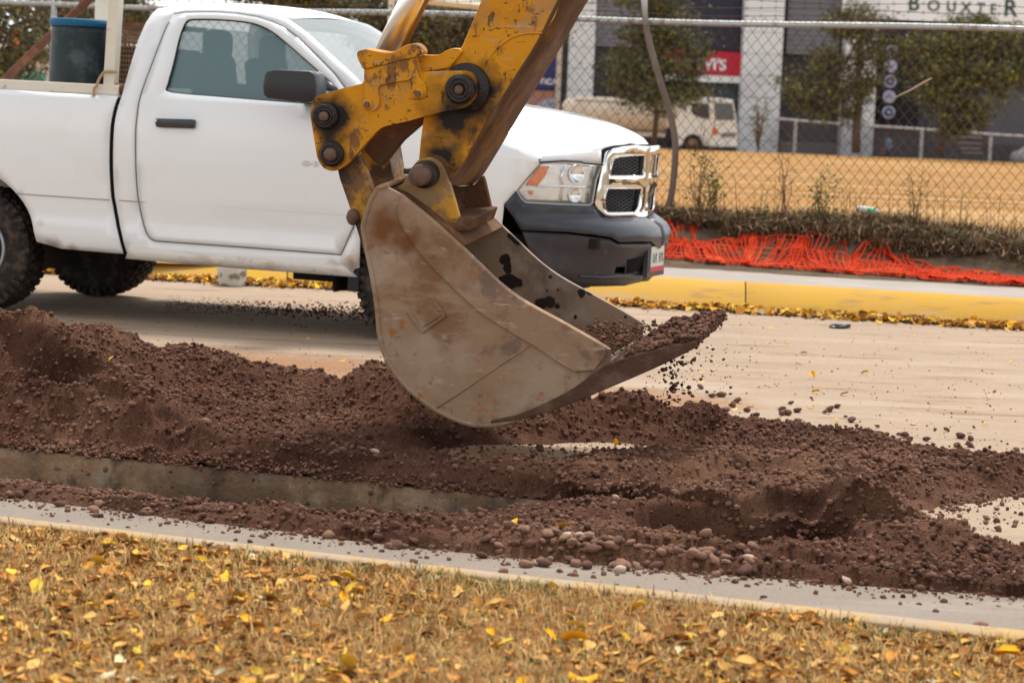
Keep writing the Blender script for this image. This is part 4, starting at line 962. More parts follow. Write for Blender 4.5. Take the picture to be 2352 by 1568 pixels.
yel_e = M('worn_excavator_yellow', Y_, .5, layers=[((.50,.19,.006), 3, .46, .62, .8), ((.42,.23,.09), 6, .54, .64, .65), ((.16,.075,.03), 9, .57, .63, .85, (1,1,.5), (0,.9,0)), ((.07,.038,.02), 24, .61, .64, .85, (1,1,.55), (0,.8,0)), ((.06,.035,.02), 40, .62, .65, .8, (.5,1,1.4), (0,.4,0)), ((.48,.34,.2), 15, .60, .66, .7, (.4,1,1.5), (0,.5,0))], bump=.25, bscale=60, spots=sp)
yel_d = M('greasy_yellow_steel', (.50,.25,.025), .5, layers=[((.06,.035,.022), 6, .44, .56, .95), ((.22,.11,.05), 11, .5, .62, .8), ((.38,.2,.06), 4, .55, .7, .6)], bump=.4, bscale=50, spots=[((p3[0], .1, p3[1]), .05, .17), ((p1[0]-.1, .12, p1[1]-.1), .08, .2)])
mud_e = M('mud_brown_steel', (.125,.060,.032), .85, layers=[((.22,.13,.085), 6, .46, .66, .7), ((.055,.03,.02), 4, .5, .68, .7), ((.32,.15,.03), 8, .62, .72, .6)], bump=.9, bscale=55)
bk_m = M('dusty_bucket_steel', (.34,.225,.145), .78, layers=[((.42,.315,.235), 2.2, .44, .60, .85), ((.22,.115,.06), 3.0, .49, .62, .75), ((.15,.10,.085), 5, .56, .66, .65), ((.34,.14,.05), 12, .60, .66, .8), ((.50,.42,.34), 30, .60, .66, .6, (.35,1,1.3), (0,.6,0)), ((.12,.075,.05), 18, .60, .68, .5), ((.40,.28,.18), 7, .54, .62, .5, (.4,1,1.6), (0,-.7,0))], bump=.25, bscale=80,
   spots=[(BP(*c4(400,330), 0)[:1]+(0.,)+BP(*c4(400,330), 0)[1:], .03, .14), (BP(*c4(540,400), 0)[:1]+(0.,)+BP(*c4(540,400), 0)[1:], .02, .09)], spotcol=(.19,.085,.035))
bi_m = M('mud_stained_bucket_inside', (.27,.19,.13), .6, layers=[((.13,.095,.075), 3, .46, .62, .8), ((.022,.013,.010), 6.5, .60, .635, .97), ((.30,.26,.22), 4, .58, .66, .6)], bump=.3, bscale=70, spots=[((BP(*c4(x_, y_), BW-.024)[0], BW-.024, BP(*c4(x_, y_), BW-.024)[1]), r_*.44/545, .05, 1) for x_, y_, r_ in ((1095,392,30),(1070,380,18),(1030,500,38),(1045,540,26),(1020,612,34),(1065,618,34),(1105,622,20),(1225,735,34),(1265,730,38),(1300,745,24),(1190,460,6),(1285,628,9),(1270,590,6),(1250,662,8),(1305,658,5),(1430,680,26),(1475,672,20),(1660,800,14),(1470,850,10),(1400,800,8))], spotcol=(.016,.009,.007))
lip_m = M('muddy_cutting_edge', (.12,.066,.045), .9, layers=[((.22,.14,.10), 9, .48, .66, .7), ((.05,.03,.02), 7, .5, .66, .7)], bump=1.2, bscale=60)
gre_m = M('black_grease', (.014,.009,.008), .28, layers=[((.05,.03,.025), 20, .5, .7, .6)], bump=.8, bscale=70)
pin_m = M('rusty_pin_head', (.16,.095,.065), .6, layers=[((.07,.045,.035), 18, .45, .65, .7)], bump=.3, bscale=90)
chr_m = M('polished_rod', (.9,.9,.9), .32, 1.)
# bucket
bucket = MB()
mouthN = catmull([(495,165),(590,240),(700,332),(800,425),(900,520),(1000,615),(1100,692),(1200,752),(1300,806),(1460,895),(1560,955),(1580,968)], 3, False)
shellN = catmull([(300,330),(322,450),(352,600),(376,760),(386,880),(412,985),(470,1090),(560,1188),(680,1276),(800,1332),(900,1355),(1000,1346),(1100,1312),(1250,1250),(1400,1170),(1500,1115),(1565,1082)], 4, False)
top = [(420,124),(375,135),(345,185),(320,255)]
sideO = B2(mouthN+[(1580,1020)]+list(reversed(shellN))+list(reversed(catmull(top, 4, False))), 0, c4)
bucket = plate('bucket', sideO, 0, .022, bk_m, exc, bev=.004)
farside = plate('bucket_side', sideO, BW-.022, BW, bi_m, bucket, bev=.004)
# wrapper: curved plate between the sides
def ribbon(name, pts, y0, y1, th, m, par, ny=2):
    """a bent plate following pts (x,z), with thickness th to the right of travel"""
    V = []; n = len(pts)
    for i, p in enumerate(pts):
        q0 = Vector(pts[max(0, i-1)]); q1 = Vector(pts[min(n-1, i+1)]); t = (q1-q0).normalized(); nr = Vector((t.y, -t.x))
        tt = th[i] if hasattr(th, '__len__') else th
        for y in np.linspace(y0, y1, ny): V.append((p[0], y, p[1]))
        for y in np.linspace(y0, y1, ny): V.append((p[0]-nr.x*tt, y, p[1]-nr.y*tt))
    k = 2*ny; Fc = []
    for i in range(n-1):
        for j in range(ny-1): Fc += [(i*k+j, (i+1)*k+j, (i+1)*k+j+1, i*k+j+1), (i*k+ny+j, i*k+ny+j+1, (i+1)*k+ny+j+1, (i+1)*k+ny+j)]
        Fc += [(i*k, i*k+ny, (i+1)*k+ny, (i+1)*k), (i*k+ny-1, (i+1)*k+ny-1, (i+1)*k+k-1, i*k+k-1)]
    Fc += [(0,1,k-1,ny) if ny == 2 else tuple(range(ny))+tuple(range(k-1, ny-1, -1))]; q = (n-1)*k; Fc += [(q, q+ny, q+k-1, q+1) if ny == 2 else tuple(q+j for j in range(ny))+tuple(q+j for j in range(k-1, ny-1, -1))]
    me = bpy.data.meshes.new(name); me.from_pydata(V, [], Fc); bm = bmesh.new(); bm.from_mesh(me); bmesh.ops.recalc_face_normals(bm, faces=bm.faces); bm.to_mesh(me); bm.free()
    return link(name, me, m, par, False)
wrap = B2(list(top)+shellN, 0, c4)
rb = ribbon('bucket_back', wrap, -.004, BW+.004, -.018, bk_m, bucket); rb.data.shade_smooth()
liner = B2([(345,190),(325,330),(372,600),(400,800),(430,965),(490,1070),(580,1165),(700,1250),(810,1302),(900,1322),(1000,1312),(1250,1215),(1400,1140),(1565,1050)], 0, c4)
ribbon('bucket_liner', catmull(liner, 3, False), .024, BW-.024, .004, bi_m, bucket).data.shade_smooth()
# closed head of the bucket under the ears
head = B2([(400,150),(480,185),(590,262),(700,352),(800,445)], 0, c4)
ribbon('bucket_head', head, .024, BW-.024, .016, mud_e, bucket)
# bottom plate with heel and long cutting lip
lipb = B2(catmull([(960,1350),(1100,1332),(1250,1297),(1400,1242),(1560,1175),(1800,1072),(1930,1010),(2030,958)], 3, False), 0, c4)
lipt = B2(catmull([(960,1335),(1100,1306),(1250,1243),(1400,1163),(1560,1050),(1800,972),(1930,940),(2034,922)], 3, False), 0, c4)
V = []; k = len(lipb)
for y in (-.012, BW+.012):
    V += [(p[0], y, p[1]) for p in lipb]+[(p[0], y, p[1]) for p in lipt]
K = 2*k; Fc = []
for i in range(k-1):
    Fc += [(i, i+1, k+i+1, k+i), (K+i, K+k+i, K+k+i+1, K+i+1), (i, K+i, K+i+1, i+1), (k+i, k+i+1, K+k+i+1, K+k+i)]
Fc += [(0, k, K+k, K), (k-1, K+k-1, K+K-1, K-1)]
me = bpy.data.meshes.new('cutting_edge'); me.from_pydata(V, [], Fc); bm = bmesh.new(); bm.from_mesh(me); bmesh.ops.recalc_face_normals(bm, faces=bm.faces); bm.to_mesh(me); bm.free()
ce = link('cutting_edge', me, lip_m, bucket); bevel(ce, .005, 2, 30)
# side cutter overlay, wear rib, diamond pad, crease weld
cutr = B2(mouthN[:-3]+[(1560,1000),(1500,1075)]+list(reversed(catmull([(470,250),(500,330),(560,420),(640,520),(760,640),(900,770),(1050,868),(1200,955),(1300,1025),(1400,1082)], 3, False))), 0, c4)
plate('side_cutter', cutr, -.014, .002, bk_m, bucket, bev=.004)
plate('wear_pad', B2([(520,772),(655,682),(730,795),(602,884)], 0, c4), -.010, .002, bk_m, bucket, bev=.004)
plate('wear_pad', B2([(552,776),(650,712),(700,792),(606,852)], 0, c4), -.015, -.009, bk_m, bucket, bev=.003)
def weld(name, px, r, par, m, o=0., f=c4):
    return MB().tube([(q[0], o, q[1]) for q in B2(px, o, f)], r, 6).build(name, m, par, True)
weld('weld_bead', [(672,1275),(800,1190),(930,1100),(1050,1020),(1160,948)], .0045, bucket, bk_m, -.001)
# ears on the bucket head
ear = [(745,1165),(770,1125),(800,1065),(835,1022),(880,1004),(925,1006),(965,1024),(995,1060),(1025,1130),(1065,1260),(1100,1385),(1085,1425),(1000,1425),(880,1405),(790,1300),(730,1240),(700,1205)]
hole = None
plate('bucket_ear', B2(ear, .10), .10, .13, M('ear_worn_yellow', (.30,.19,.09), .6, layers=[((.62,.31,.03), 4, .52, .60, .9), ((.17,.10,.06), 5, .5, .64, .8), ((.09,.055,.04), 14, .6, .7, .8)], bump=.4, bscale=60), bucket, bev=.005)
ear2 = [(1050,1180),(1110,1190),(1190,1185),(1248,1120),(1262,1150),(1290,1270),(1312,1375),(1262,1425),(1180,1430),(1080,1400)]
plate('bucket_ear', B2(ear2, .45), .45, .48, mud_e, bucket, bev=.005)
plate('ear_web', B2([(900,1385),(1100,1380),(1200,1388),(1170,1470),(1010,1470)], .12), .10, .47, mud_e, bucket, bev=.006)
def pin(px, r, y0, y1, m, par, name='pin', f=c2, n=28):
    x, z = BP(*f(*px), y0); R_ = r*(.36 if f is c2 else .44)/545
    return MB().lathe([(R_*.86,0),(R_,.008),(R_,y1-y0)], (x, y0, z), (0,1,0), n).build(name, m, par, True)
def collar(px, r0, r1, y0, y1, m, par, name='grease_ring'):
    x, z = BP(*c2(*px), y0); s = .36/545; o = MB().lathe([(r1*s*.96,0),(r1*s,.006),(r1*s,y1-y0)], (x, y0, z), (0,1,0), 32).build(name, m, par, True); return o
pp = pin((838,1122), 66, -.0, .14, pin_m, bucket, 'bucket_pin'); collar((868,1118), 82, 84, .045, .10, gre_m, pp)
MB().box((BP(*c2(768,1092), .05)[0], .05, BP(*c2(768,1092), .05)[1]), (.022,.03,.022)).build('lock_bolt', gre_m, pp)
pin((868,1118), 62, .13, .48, gre_m, bucket, 'pin_shaft')
# stick
stk = [(1543,-600),(1250,-20),(1180,150),(1120,290),(1040,430),(950,600),(885,720),(868,780),(852,900),(842,1010),(860,1060),(920,1110),(1000,1160),(1050,1150),(1140,1060),(1250,860),(1375,660),(1500,460),(1575,345),(1640,230),(1755,0),(2087,-600)]
stick = plate('stick', B2(stk, OS0), OS0, OS1-.02, yel_e, exc, bev=.006)
nb = B2([(2087,-600),(1755,0),(1640,230),(1575,345),(1500,460),(1375,660),(1250,860),(1140,1060),(1050,1150),(1040,1185)], OS0, c2)
fbp = B2([(2290,-600),(1925,0),(1790,235),(1700,385),(1610,530),(1480,740),(1375,920),(1290,1060),(1250,1120),(1190,1182)], OS1, c2)
nb = catmull(nb, 3, False); fbp = catmull(fbp, 3, False)
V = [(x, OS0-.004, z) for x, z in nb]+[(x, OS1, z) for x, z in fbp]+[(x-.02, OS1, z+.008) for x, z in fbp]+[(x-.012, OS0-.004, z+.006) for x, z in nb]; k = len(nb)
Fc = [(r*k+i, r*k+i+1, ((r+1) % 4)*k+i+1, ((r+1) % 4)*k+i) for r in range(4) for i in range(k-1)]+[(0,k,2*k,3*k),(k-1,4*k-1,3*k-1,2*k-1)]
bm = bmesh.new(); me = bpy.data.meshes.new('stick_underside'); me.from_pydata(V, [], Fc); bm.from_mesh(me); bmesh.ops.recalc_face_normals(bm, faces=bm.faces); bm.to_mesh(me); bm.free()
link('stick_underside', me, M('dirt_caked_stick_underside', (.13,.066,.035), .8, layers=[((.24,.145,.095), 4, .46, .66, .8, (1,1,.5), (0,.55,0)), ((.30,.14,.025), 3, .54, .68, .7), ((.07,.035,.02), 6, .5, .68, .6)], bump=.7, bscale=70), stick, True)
weld('weld_bead', catmull([(1255,430),(1275,395),(1320,330),(1400,262),(1450,235),(1510,217),(1570,212),(1630,212)], 4, False), .005, stick, yel_e, OS0-.001, c2)
weld('weld_bead', catmull([(1040,430),(1120,435),(1200,450)], 4, False), .003, stick, yel_e, OS0-.001, c2)
bx_, bz_ = BP(*c2(945,1090), OS0); MB().lathe([(.062,0),(.066,.005),(.066,.36)], (bx_, OS0-.004, bz_), (0,1,0), 28).build('stick_boss', mud_e, stick, True)
x, z = BP(*c2(1130,560), OS0); MB().lathe([(.098,0),(.10,.02),(.10,.05)], (x+.012, OS0-.032, z), (0,1,0), 36).build('pivot_boss', gre_m, stick, True)
# link plates
lk = catmull([(160,660),(195,615),(330,572),(420,550),(482,534)], 3, False)+[(492,520),(494,440),(820,362),(846,458),(870,462),(1000,455),(1120,454)]+catmull([(1135,455),(1180,470),(1212,520),(1218,580),(1195,640),(1140,686),(1080,700)], 3, False)+[(1000,712),(880,742),(790,770),(700,790)]+catmull([(690,792),(630,806),(590,826),(555,862),(500,920),(400,1038)], 3, False)+catmull([(395,1042),(340,1080),(290,1092),(235,1072),(200,1020),(186,960),(160,800),(150,730)], 3, False)
link1 = plate('link_plate', B2(lk, OL0), OL0, OL1, yel_e, exc, bev=.006)
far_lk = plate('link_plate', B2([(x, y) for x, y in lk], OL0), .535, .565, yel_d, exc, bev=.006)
gd = catmull([(496,446),(600,420),(700,392),(818,364)], 2, False)+[(826,400),(838,480),(846,500)]+catmull([(852,505),(880,530),(890,570),(882,620),(850,634),(815,632),(803,600)], 2, False)+[(792,540),(786,512),(700,524),(600,546),(584,560)]+catmull([(580,575),(590,620),(588,670),(560,704),(525,706),(502,680)], 2, False)+[(495,600)]
plate('guard_plate', B2(gd, OL0-.014), OL0-.014, OL0+.001, yel_e, link1, bev=.004)
gt = [(446,345),(455,326),(500,314),(530,316)]+catmull([(545,320),(600,330),(650,336),(690,330),(730,305),(770,286),(815,282),(850,300),(868,330)], 3, False)+[(866,352),(830,358),(820,366),(496,446),(480,432),(455,380)]
plate('guard_cover', B2(gt, OL0-.02), OL0-.024, OL0+.05, yel_e, link1, bev=.006)
bkp = catmull([(860,352),(930,354),(975,348),(1020,322),(1060,310),(1100,312)], 3, False)+[(1120,330),(1040,432),(900,456),(846,458),(836,380)]
plate('rear_bracket', B2(bkp, .10), .10, .13, yel_e, exc, bev=.004)
for q, r in (((525,664),22),((850,596),22)):
    x, z = BP(*c2(*q), OL0); o = MB().lathe([(.021,0),(.022,.005),(.022,.010)], (x, OL0-.024, z), (0,1,0), 24).build('bolt', yel_e, link1, True); MB().lathe([(.013,0),(.014,.012)], (x, OL0-.036, z), (0,1,0), 6).build('bolt_head', pin_m, o)
for q, r, ri in (((1100,572),92,27),((240,742),84,30),((281,985),78,40)):
    r_ = collar(q, r, r, OL0-.02, OL0+.01, gre_m, link1); x, z = BP(*c2(*q), OL0-.02); s = .36/545
    for rad in (.78, .56): MB().lathe([(r*s*rad-.008,0),(r*s*rad,-.006),(r*s*rad+.006,0),(r*s*rad+.006,.01)], (x, OL0-.022, z), (0,1,0), 32).build('seal_ring', gre_m, r_, True)
    MB().lathe([(ri*s*.8,-.018),(ri*s,-.012),(ri*s,.03)], (x, OL0-.02, z), (0,1,0), 26).build('pin_head', pin_m, r_, True)
    MB().lathe([(ri*s,0),(ri*s,.5)], (x, OL0+.03, z), (0,1,0), 20).build('pin_shaft', gre_m, r_, True)
# connecting bars to the bucket
bar1 = [(300,960),(400,930),(460,990),(500,1080),(555,1240),(575,1300),(560,1500),(500,1620),(480,1560),(400,1310),(340,1140)]
plate('connecting_bar', B2(bar1, .10), .09, .145, yel_d, exc, bev=.008)
bar2 = [(440,920),(560,870),(625,960),(660,1170),(640,1300),(540,1420),(500,1200)]
plate('connecting_bar', B2(bar2, .30), .34, .52, yel_d, exc, bev=.008)
# far inner side of the links, dark
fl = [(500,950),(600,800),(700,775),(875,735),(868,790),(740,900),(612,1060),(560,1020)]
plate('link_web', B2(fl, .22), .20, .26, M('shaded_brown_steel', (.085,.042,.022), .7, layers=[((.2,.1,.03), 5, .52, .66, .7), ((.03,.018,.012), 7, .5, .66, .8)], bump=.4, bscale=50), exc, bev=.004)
sh = [(398,1340),(430,1325),(462,1350),(470,1400),(440,1440),(402,1425),(388,1385)]
plate('bar_stop', B2(sh, .09), .06, .12, pin_m, exc, bev=.012, smooth=True)
# hydraulic rod
A = BP(*c2(630,330), .26); Bq = BP(*c2(790,0), .26); dx, dz = Bq[0]-A[0], Bq[1]-A[1]
MB().tube([(A[0]-dx*.3, .28, A[1]-dz*.3), (A[0]+dx*2.2, .28, A[1]+dz*2.2)], .050, 32).build('hydraulic_rod', chr_m, exc, True)
A2 = BP(*c2(700,330), .26); B22 = BP(*c2(862,0), .26); dx, dz = B22[0]-A2[0], B22[1]-A2[1]
MB().tube([(A2[0]-.012-dx*.25, .30, A2[1]-dz*.25), (A2[0]-.012+dx*2.2, .30, A2[1]+dz*2.2)], .030, 16).build('rod_guard', M('rust_streaked_guard', (.26,.12,.035), .45, layers=[((.10,.05,.03), 3, .48, .62, .8, (1,1,.3)), ((.45,.24,.05), 4, .55, .68, .7, (1,1,.3))], bump=.2, bscale=60), exc, True)
# mud carried on the lip and crumbs falling from it
r = np.random.default_rng(8); pts = []; szs = []
def XP(x, y, z): return XM @ Vector((x, y, z))
lt = np.array(lipt)
for k in range(3600):
    y = r.uniform(.0, BW); e = r.beta(1.1, 1.3); xx = lt[-1, 0]-e*.30-.0; zz = np.interp(xx, lt[:, 0], lt[:, 1])
    hgt = .024*math.sin(math.pi*min(1, max(0, e*.85+.12)))*(.1+1.7*vnoise(np.array([xx*22]), np.array([y*17]), 3)[0]**1.5)+.006
    p = XP(xx, y, zz+r.uniform(0, hgt)); pts.append(p[:]); szs.append(.003+.014*r.random()**4)
for k in range(420):     # clinging to front edge
    y = r.uniform(0, BW); p = XP(lt[-1, 0]+r.uniform(-.05, .004), y, lt[-1, 1]-r.uniform(.0, .05)*r.random()); pts.append(p[:]); szs.append(.004+.006*r.random())
for cx, cy in ((1390,780),(1420,790),(1450,772),(1350,772)):
    for k in range(140):
        x, z = BP(cx+r.normal(0, 16), cy+r.normal(0, 5), .2+r.uniform(-.1, .15)); y = r.uniform(.05, .5); pts.append(XP(x, y, z)[:]); szs.append(.004+.009*r.random()**2)
scatter_rocks('mud_on_lip', np.array(pts), szs, stone_m, 51); 
pts = []; szs = []
for k in range(85):
    t = r.random()**.8; x, z = BP(1545+r.normal(0, 10+14*t)+18*math.sin(t*9), 812+t*105+r.normal(0, 8), .45+r.normal(0, .04)); p = XP(x, .45+r.normal(0, .05), z); pts.append(p[:]); szs.append(.004+.010*r.random()**2)
for k in range(120):
    x, z = BP(r.normal(1590, 55), r.normal(835, 25), .5); p = XP(x, r.uniform(.2, .6), z); pts.append(p[:]); szs.append(.0025+.007*r.random()**2)
for k in range(60):
    x, z = BP(r.normal(1542, 8), r.uniform(880, 960), .45); p = XP(x, r.uniform(.35, .5), z); pts.append(p[:]); szs.append(.003+.006*r.random()**2)
scatter_rocks('falling_soil', np.array(pts), szs, stone_m, 52)
#==BACK
# ------------------------------------------------------------------ chain-link fence
galv_m = M('weathered_galvanised_pipe', (.42,.43,.42), .45, .5, layers=[((.20,.14,.11), 9, .5, .66, .7), ((.55,.56,.55), 3, .5, .7, .6)])
wire_m = M('rusty_fence_wire', (.10,.062,.045), .8, layers=[((.19,.135,.10), 2, .5, .65, .6)])
f0 = FP(-700, lerp_px(rail_px, -700)); 
def fs(p): return (p-FA).dot(E1)
def fpt(s, z, off=0.): q = FA+E1*s+E2*off; return Vector((q.x, q.y, z))
railz = FP(1900, 58).z; s_l = fs(FP(-500, 0)); s_r = fs(FP(2900, 100))
sl = (FP(2352,71).z-FP(780,30).z)/(fs(FP(2352,71))-fs(FP(780,30)))
def rz(s): return railz+sl*s
fence = empty('chain_link_fence', 'rusty chain link fence with grey top rail and barbed wire along the weedy bank', 'fence', fpt(0, .45))
def loc_(p): return Vector(p)-fence.location
rs_ = np.linspace(s_l, s_r, 30)
MB().tube([loc_(fpt(s, rz(s)+.012*math.sin(s*1.3))) for s in rs_], .027, 12).build('top_rail', galv_m, fence, True)
mb = MB(); dx_ = .098; dz_ = .118; r = np.random.default_rng(4)
def jit(s, z): 
    a = vnoise(np.array([s*1.1]), np.array([z*1.3]), 61)[0]-.5; b = vnoise(np.array([s*1.3]), np.array([z*1.1]), 62)[0]-.5; c = vnoise(np.array([s*.5]), np.array([z*.5]), 63)[0]-.5
    return s+a*.10, z+b*.07, c*.16
nrow = int(1.95/(dz_/2)); ncol = int((s_r-s_l)/dx_)
VW = []; FW = []
def wseg(a, b, r_=.0027):
    d = (b-a).normalized(); u_ = d.cross(Vector((0,1,.1))).normalized(); w_ = d.cross(u_); n0 = len(VW)
    for p in (a, b):
        for k in range(3): VW.append(p+(u_*math.cos(k*2.094)+w_*math.sin(k*2.094))*r_)
    for k in range(3): FW.append((n0+k, n0+(k+1) % 3, n0+3+(k+1) % 3, n0+3+k))
for i in range(ncol):
    for sg in (0, 1):
        prev = None
        for j in range(nrow+2):
            s = s_l+i*dx_+(dx_/2 if (j+sg) % 2 else 0)*(1 if sg == 0 else 1)+(0 if sg == 0 else dx_/2*0); 
            if sg: s = s_l+i*dx_+(dx_/2 if j % 2 else dx_)
            z = rz(s)+.05-j*dz_/2; s2, z2, o2 = jit(s, z); w_ = min(1, j/4); s2 = s+(s2-s)*w_; z2 = z+(z2-z)*w_
            p = loc_(fpt(s2, z2, -.03+o2*w_+(.004 if j % 2 else -.004)))
            if prev is not None: wseg(prev, p)
            prev = p
mesh('wire_mesh', VW, FW, wire_m, fence)
for dv in (-36, -17, -52):
    bw = MB(); ss = np.linspace(s_l, s_r, 60); pts = [loc_(fpt(s, rz(s)-dv*.0038+.01*math.sin(s*3+dv), .03)) for s in ss]; bw.tube(pts, .0028, 4)
    for s in np.arange(s_l, s_r, .13):
        z = rz(s)-dv*.0038+.01*math.sin(s*3+dv); p = loc_(fpt(s, z, .03)); bw.tube([p+Vector((-.01,0,-.022)), p+Vector((.01,0,.022))], .002, 3); bw.tube([p+Vector((.012,0,-.018)), p+Vector((-.012,0,.018))], .002, 3)
    bw.build('barbed_wire', wire_m, fence)
for u in (122, 3000, -520):
    p = FP(u, 100); s = fs(p); MB().tube([loc_(fpt(s, .3)), loc_(fpt(s, rz(s)+.02))], .03, 10).build('fence_post', galv_m, fence, True)
# bent grey pole leaning through the fence
pl = [FP(u, v, -.06) for u, v in [(1478,-30),(1480,20),(1484,58),(1497,120),(1517,190),(1536,250),(1549,310),(1551,360),(1545,430),(1534,490),(1530,530)]]
pole = MB().tube(catmull([tuple(p) for p in pl], 4, False), [.022+.008*min(1, i/10) for i in range(41)], 10).build('bent_pole', M('grey_weathered_wood', (.16,.12,.10), .85, layers=[((.26,.22,.19), 6, .45, .65, .7, (1,1,.3)), ((.12,.08,.06), 14, .55, .7, .7, (1,1,.3))], bump=.5, bscale=50), None, True)
tag(pole, 'bent grey wooden pole leaning against the chain link fence beside the pickup hood', 'pole')
cap = MB().tube([FP(1477,-40,-.075), FP(1483,58,-.075)], [.034,.020], 8).build('metal_strap', galv_m, pole, True)
# ------------------------------------------------------------------ weeds on the bank
r = np.random.default_rng(14)
def bank_pts(n, t0, t1, u0=-100, u1=2450):
    uu = r.uniform(u0, u1, n); tt = r.uniform(t0, t1, n); out = []
    sbx = np.array([(p.x, p.y) for p in sbW])
    for u, t in zip(uu, tt):
        s = G(u, lerp_px(L_sb, u), .2); depth = (FA-s).dot(E2); q = s+E2*(t*depth); out.append((q.x, q.y))
    return np.array(out)
IX = np.linspace(0, len(BANKV)-1, 3).astype(int)
def bankzs(P_):
    out = []
    for x, y in P_:
        s = (Vector((x, y, 0))-Vector((S0.x, S0.y, 0))); tot = Vector((S1.x-S0.x, S1.y-S0.y, 0)); fi = s.dot(tot)/tot.length_squared; fi = min(1, max(0, fi)); i = int(round(fi*(NU-1)))
        row = BANKV[i*NV:(i+1)*NV]; j = int(((row[:, 0]-x)**2+(row[:, 1]-y)**2).argmin()); out.append(row[j, 2])
    return np.array(out)
P_ = bank_pts(6500, .40, 1.12); zb = bankzs(P_)
def twigs(name, P_, zb, n_per, hr, wr, mats, wts, seed, lean=1.2):
    n = len(P_)*n_per; xs = np.repeat(P_[:, 0], n_per)+r.normal(0, .05, n); ys = np.repeat(P_[:, 1], n_per)+r.normal(0, .05, n); zs = np.repeat(zb, n_per)-.01
    return blades(name, xs, ys, zs, hr[0]+(hr[1]-hr[0])*r.random(n)**2, wr[0]+(wr[1]-wr[0])*r.random(n), mats, wts, seed, lean)
drk = M('dark_dead_stems', (.15,.095,.06), .9, island=.6); drk2 = M('brown_dead_stems', (.36,.25,.14), .9, island=.5); wgrn = M('weed_green', (.10,.15,.03), .7, island=.4)
twigs('dead_weeds', P_, zb, 10, (.03,.20), (.003,.007), [drk, drk2, wgrn], [5,3,.35], 41, 2.6)
P2 = bank_pts(420, .9, 1.15); twigs('tall_dead_stems', P2, bankzs(P2), 2, (.1,.65), (.002,.004), [drk, drk2], [4,3], 42, .5)
P3 = bank_pts(1200, 1.0, 1.4); twigs('bank_straw', P3, bankzs(P3), 3, (.05,.2), (.002,.004), [drk2, dry_m], [3,2], 43, 1.)
xg = r.uniform(-9, 12, 6000); yg = 22.3+r.random(6000)**2*30; zg = np.array([fieldz(y) for y in yg])
blades('field_stubble', xg, yg-0*xg, zg, .03+.05*r.random(6000), .004+.004*r.random(6000), [dry_m], [1], 44, 1.)
# small leafy saplings on the fence line
lf_m = M('weed_leaf_green', (.10,.17,.025), .6, island=.35); lf2_m = M('weed_leaf_olive', (.16,.16,.05), .7, island=.35)
def bush(name, base, h, w_, nst, nl, label, cat, lm=None, seed=1, stem=.006, lsz=.03, bare_=.0, lean=(0,0), group=None):
    r = random.Random(seed); mb = MB(); lv = []; 
    for k in range(nst):
        a = r.uniform(0, 6.28); rr_ = w_*r.uniform(.3, 1); p = Vector((0,0,0)); pts = [p]; 
        tgt = Vector((math.cos(a)*rr_+lean[0], math.sin(a)*rr_*.6+lean[1], h*r.uniform(.55, 1)))
        for j in range(1, 6):
            t = j/5; q = Vector((tgt.x*t**1.3, tgt.y*t**1.3, tgt.z*t))+Vector((r.gauss(0, .03), r.gauss(0, .03), 0))*h*.5; pts.append(q)
            if j > 1:
                for m_ in range(2):
                    d = Vector((r.gauss(0, 1), r.gauss(0, 1), r.uniform(.1, 1))).normalized()*h*r.uniform(.08, .2); mb.tube([q, q+d*.6, q+d], [stem*.5, stem*.35, stem*.2], 4)
                    lv.append(q+d)
                lv.append(q)
        mb.tube(pts, [stem*(1-.15*j) for j in range(6)], 5)
    e = empty(name, label, cat, base, group); mb.build('stems', twig_m, e)
    if nl:
        rn = np.random.default_rng(seed); idx = rn.integers(0, len(lv), nl); c = np.array([lv[i][:] for i in idx])+rn.normal(0, lsz*1.1, (nl, 3))
        o = leaves_stuff('foliage', c[:, 0], c[:, 1], c[:, 2], lsz*rn.uniform(.6, 1.3, nl), lm or [lf_m, lf2_m], [2,1], .9, seed); o.parent = e; o['kind'] = 'stuff'
    return e
def onbank(u, v, off=-.05): p = FP(u, v, off); return p
for (u, v, h, w_, n1, n2, lab) in [(1640,470,.42,.14,7,150,'low green leafy weed at the fence foot right of the leaning pole'), (1610,520,.30,.2,8,60,'small dark scrub plant hugging the base of the leaning pole'), (1880,505,.36,.14,6,130,'sparse leafy sapling with green tips in the middle of the fence line'), (1735,520,.16,.2,8,90,'short green weed clump on the bank between two taller plants'), (1905,565,.12,.15,6,60,'tiny green weed low on the dark bank'), (2050,520,.15,.2,6,30,'scruffy small weed near the plastic litter on the bank')]:
    p = FP(u, v, -.12); z0 = bankzs([(p.x, p.y)])[0]; bush('leafy_weed', (p.x, p.y, z0), h*1.2, w_, n1, n2, lab, 'plant', seed=int(u), lsz=.028, stem=.005)
for (u, h, lab) in [(1800,.75,'thin bare dead shrub climbing the fence at the middle'), (1600,.95,'thin bare vine stems climbing the fence by the leaning pole'), (2100,.6,'bare dead shrub stems against the fence at right')]:
    p = FP(u, 500, -.06); z0 = bankzs([(p.x, p.y)])[0]; bush('dead_shrub', (p.x, p.y, z0), h, .16, 6, 8, lab, 'shrub', seed=int(u), lsz=.02, stem=.005)
for (u, v0, v1) in ((1405, 60, 8), (2140, 70, 20)): pass
# stray cut branch caught in the fence
br = [FP(u, v, -.09) for u, v in [(2048,228),(2090,208),(2125,188),(2140,180)]]
tag(MB().tube([tuple(p) for p in br], [.005,.008,.009,.007], 6).build('stray_branch', M('pale_dead_branch', (.45,.33,.22), .8), None, True), 'pale broken branch caught in the fence in front of the round signs', 'branch')
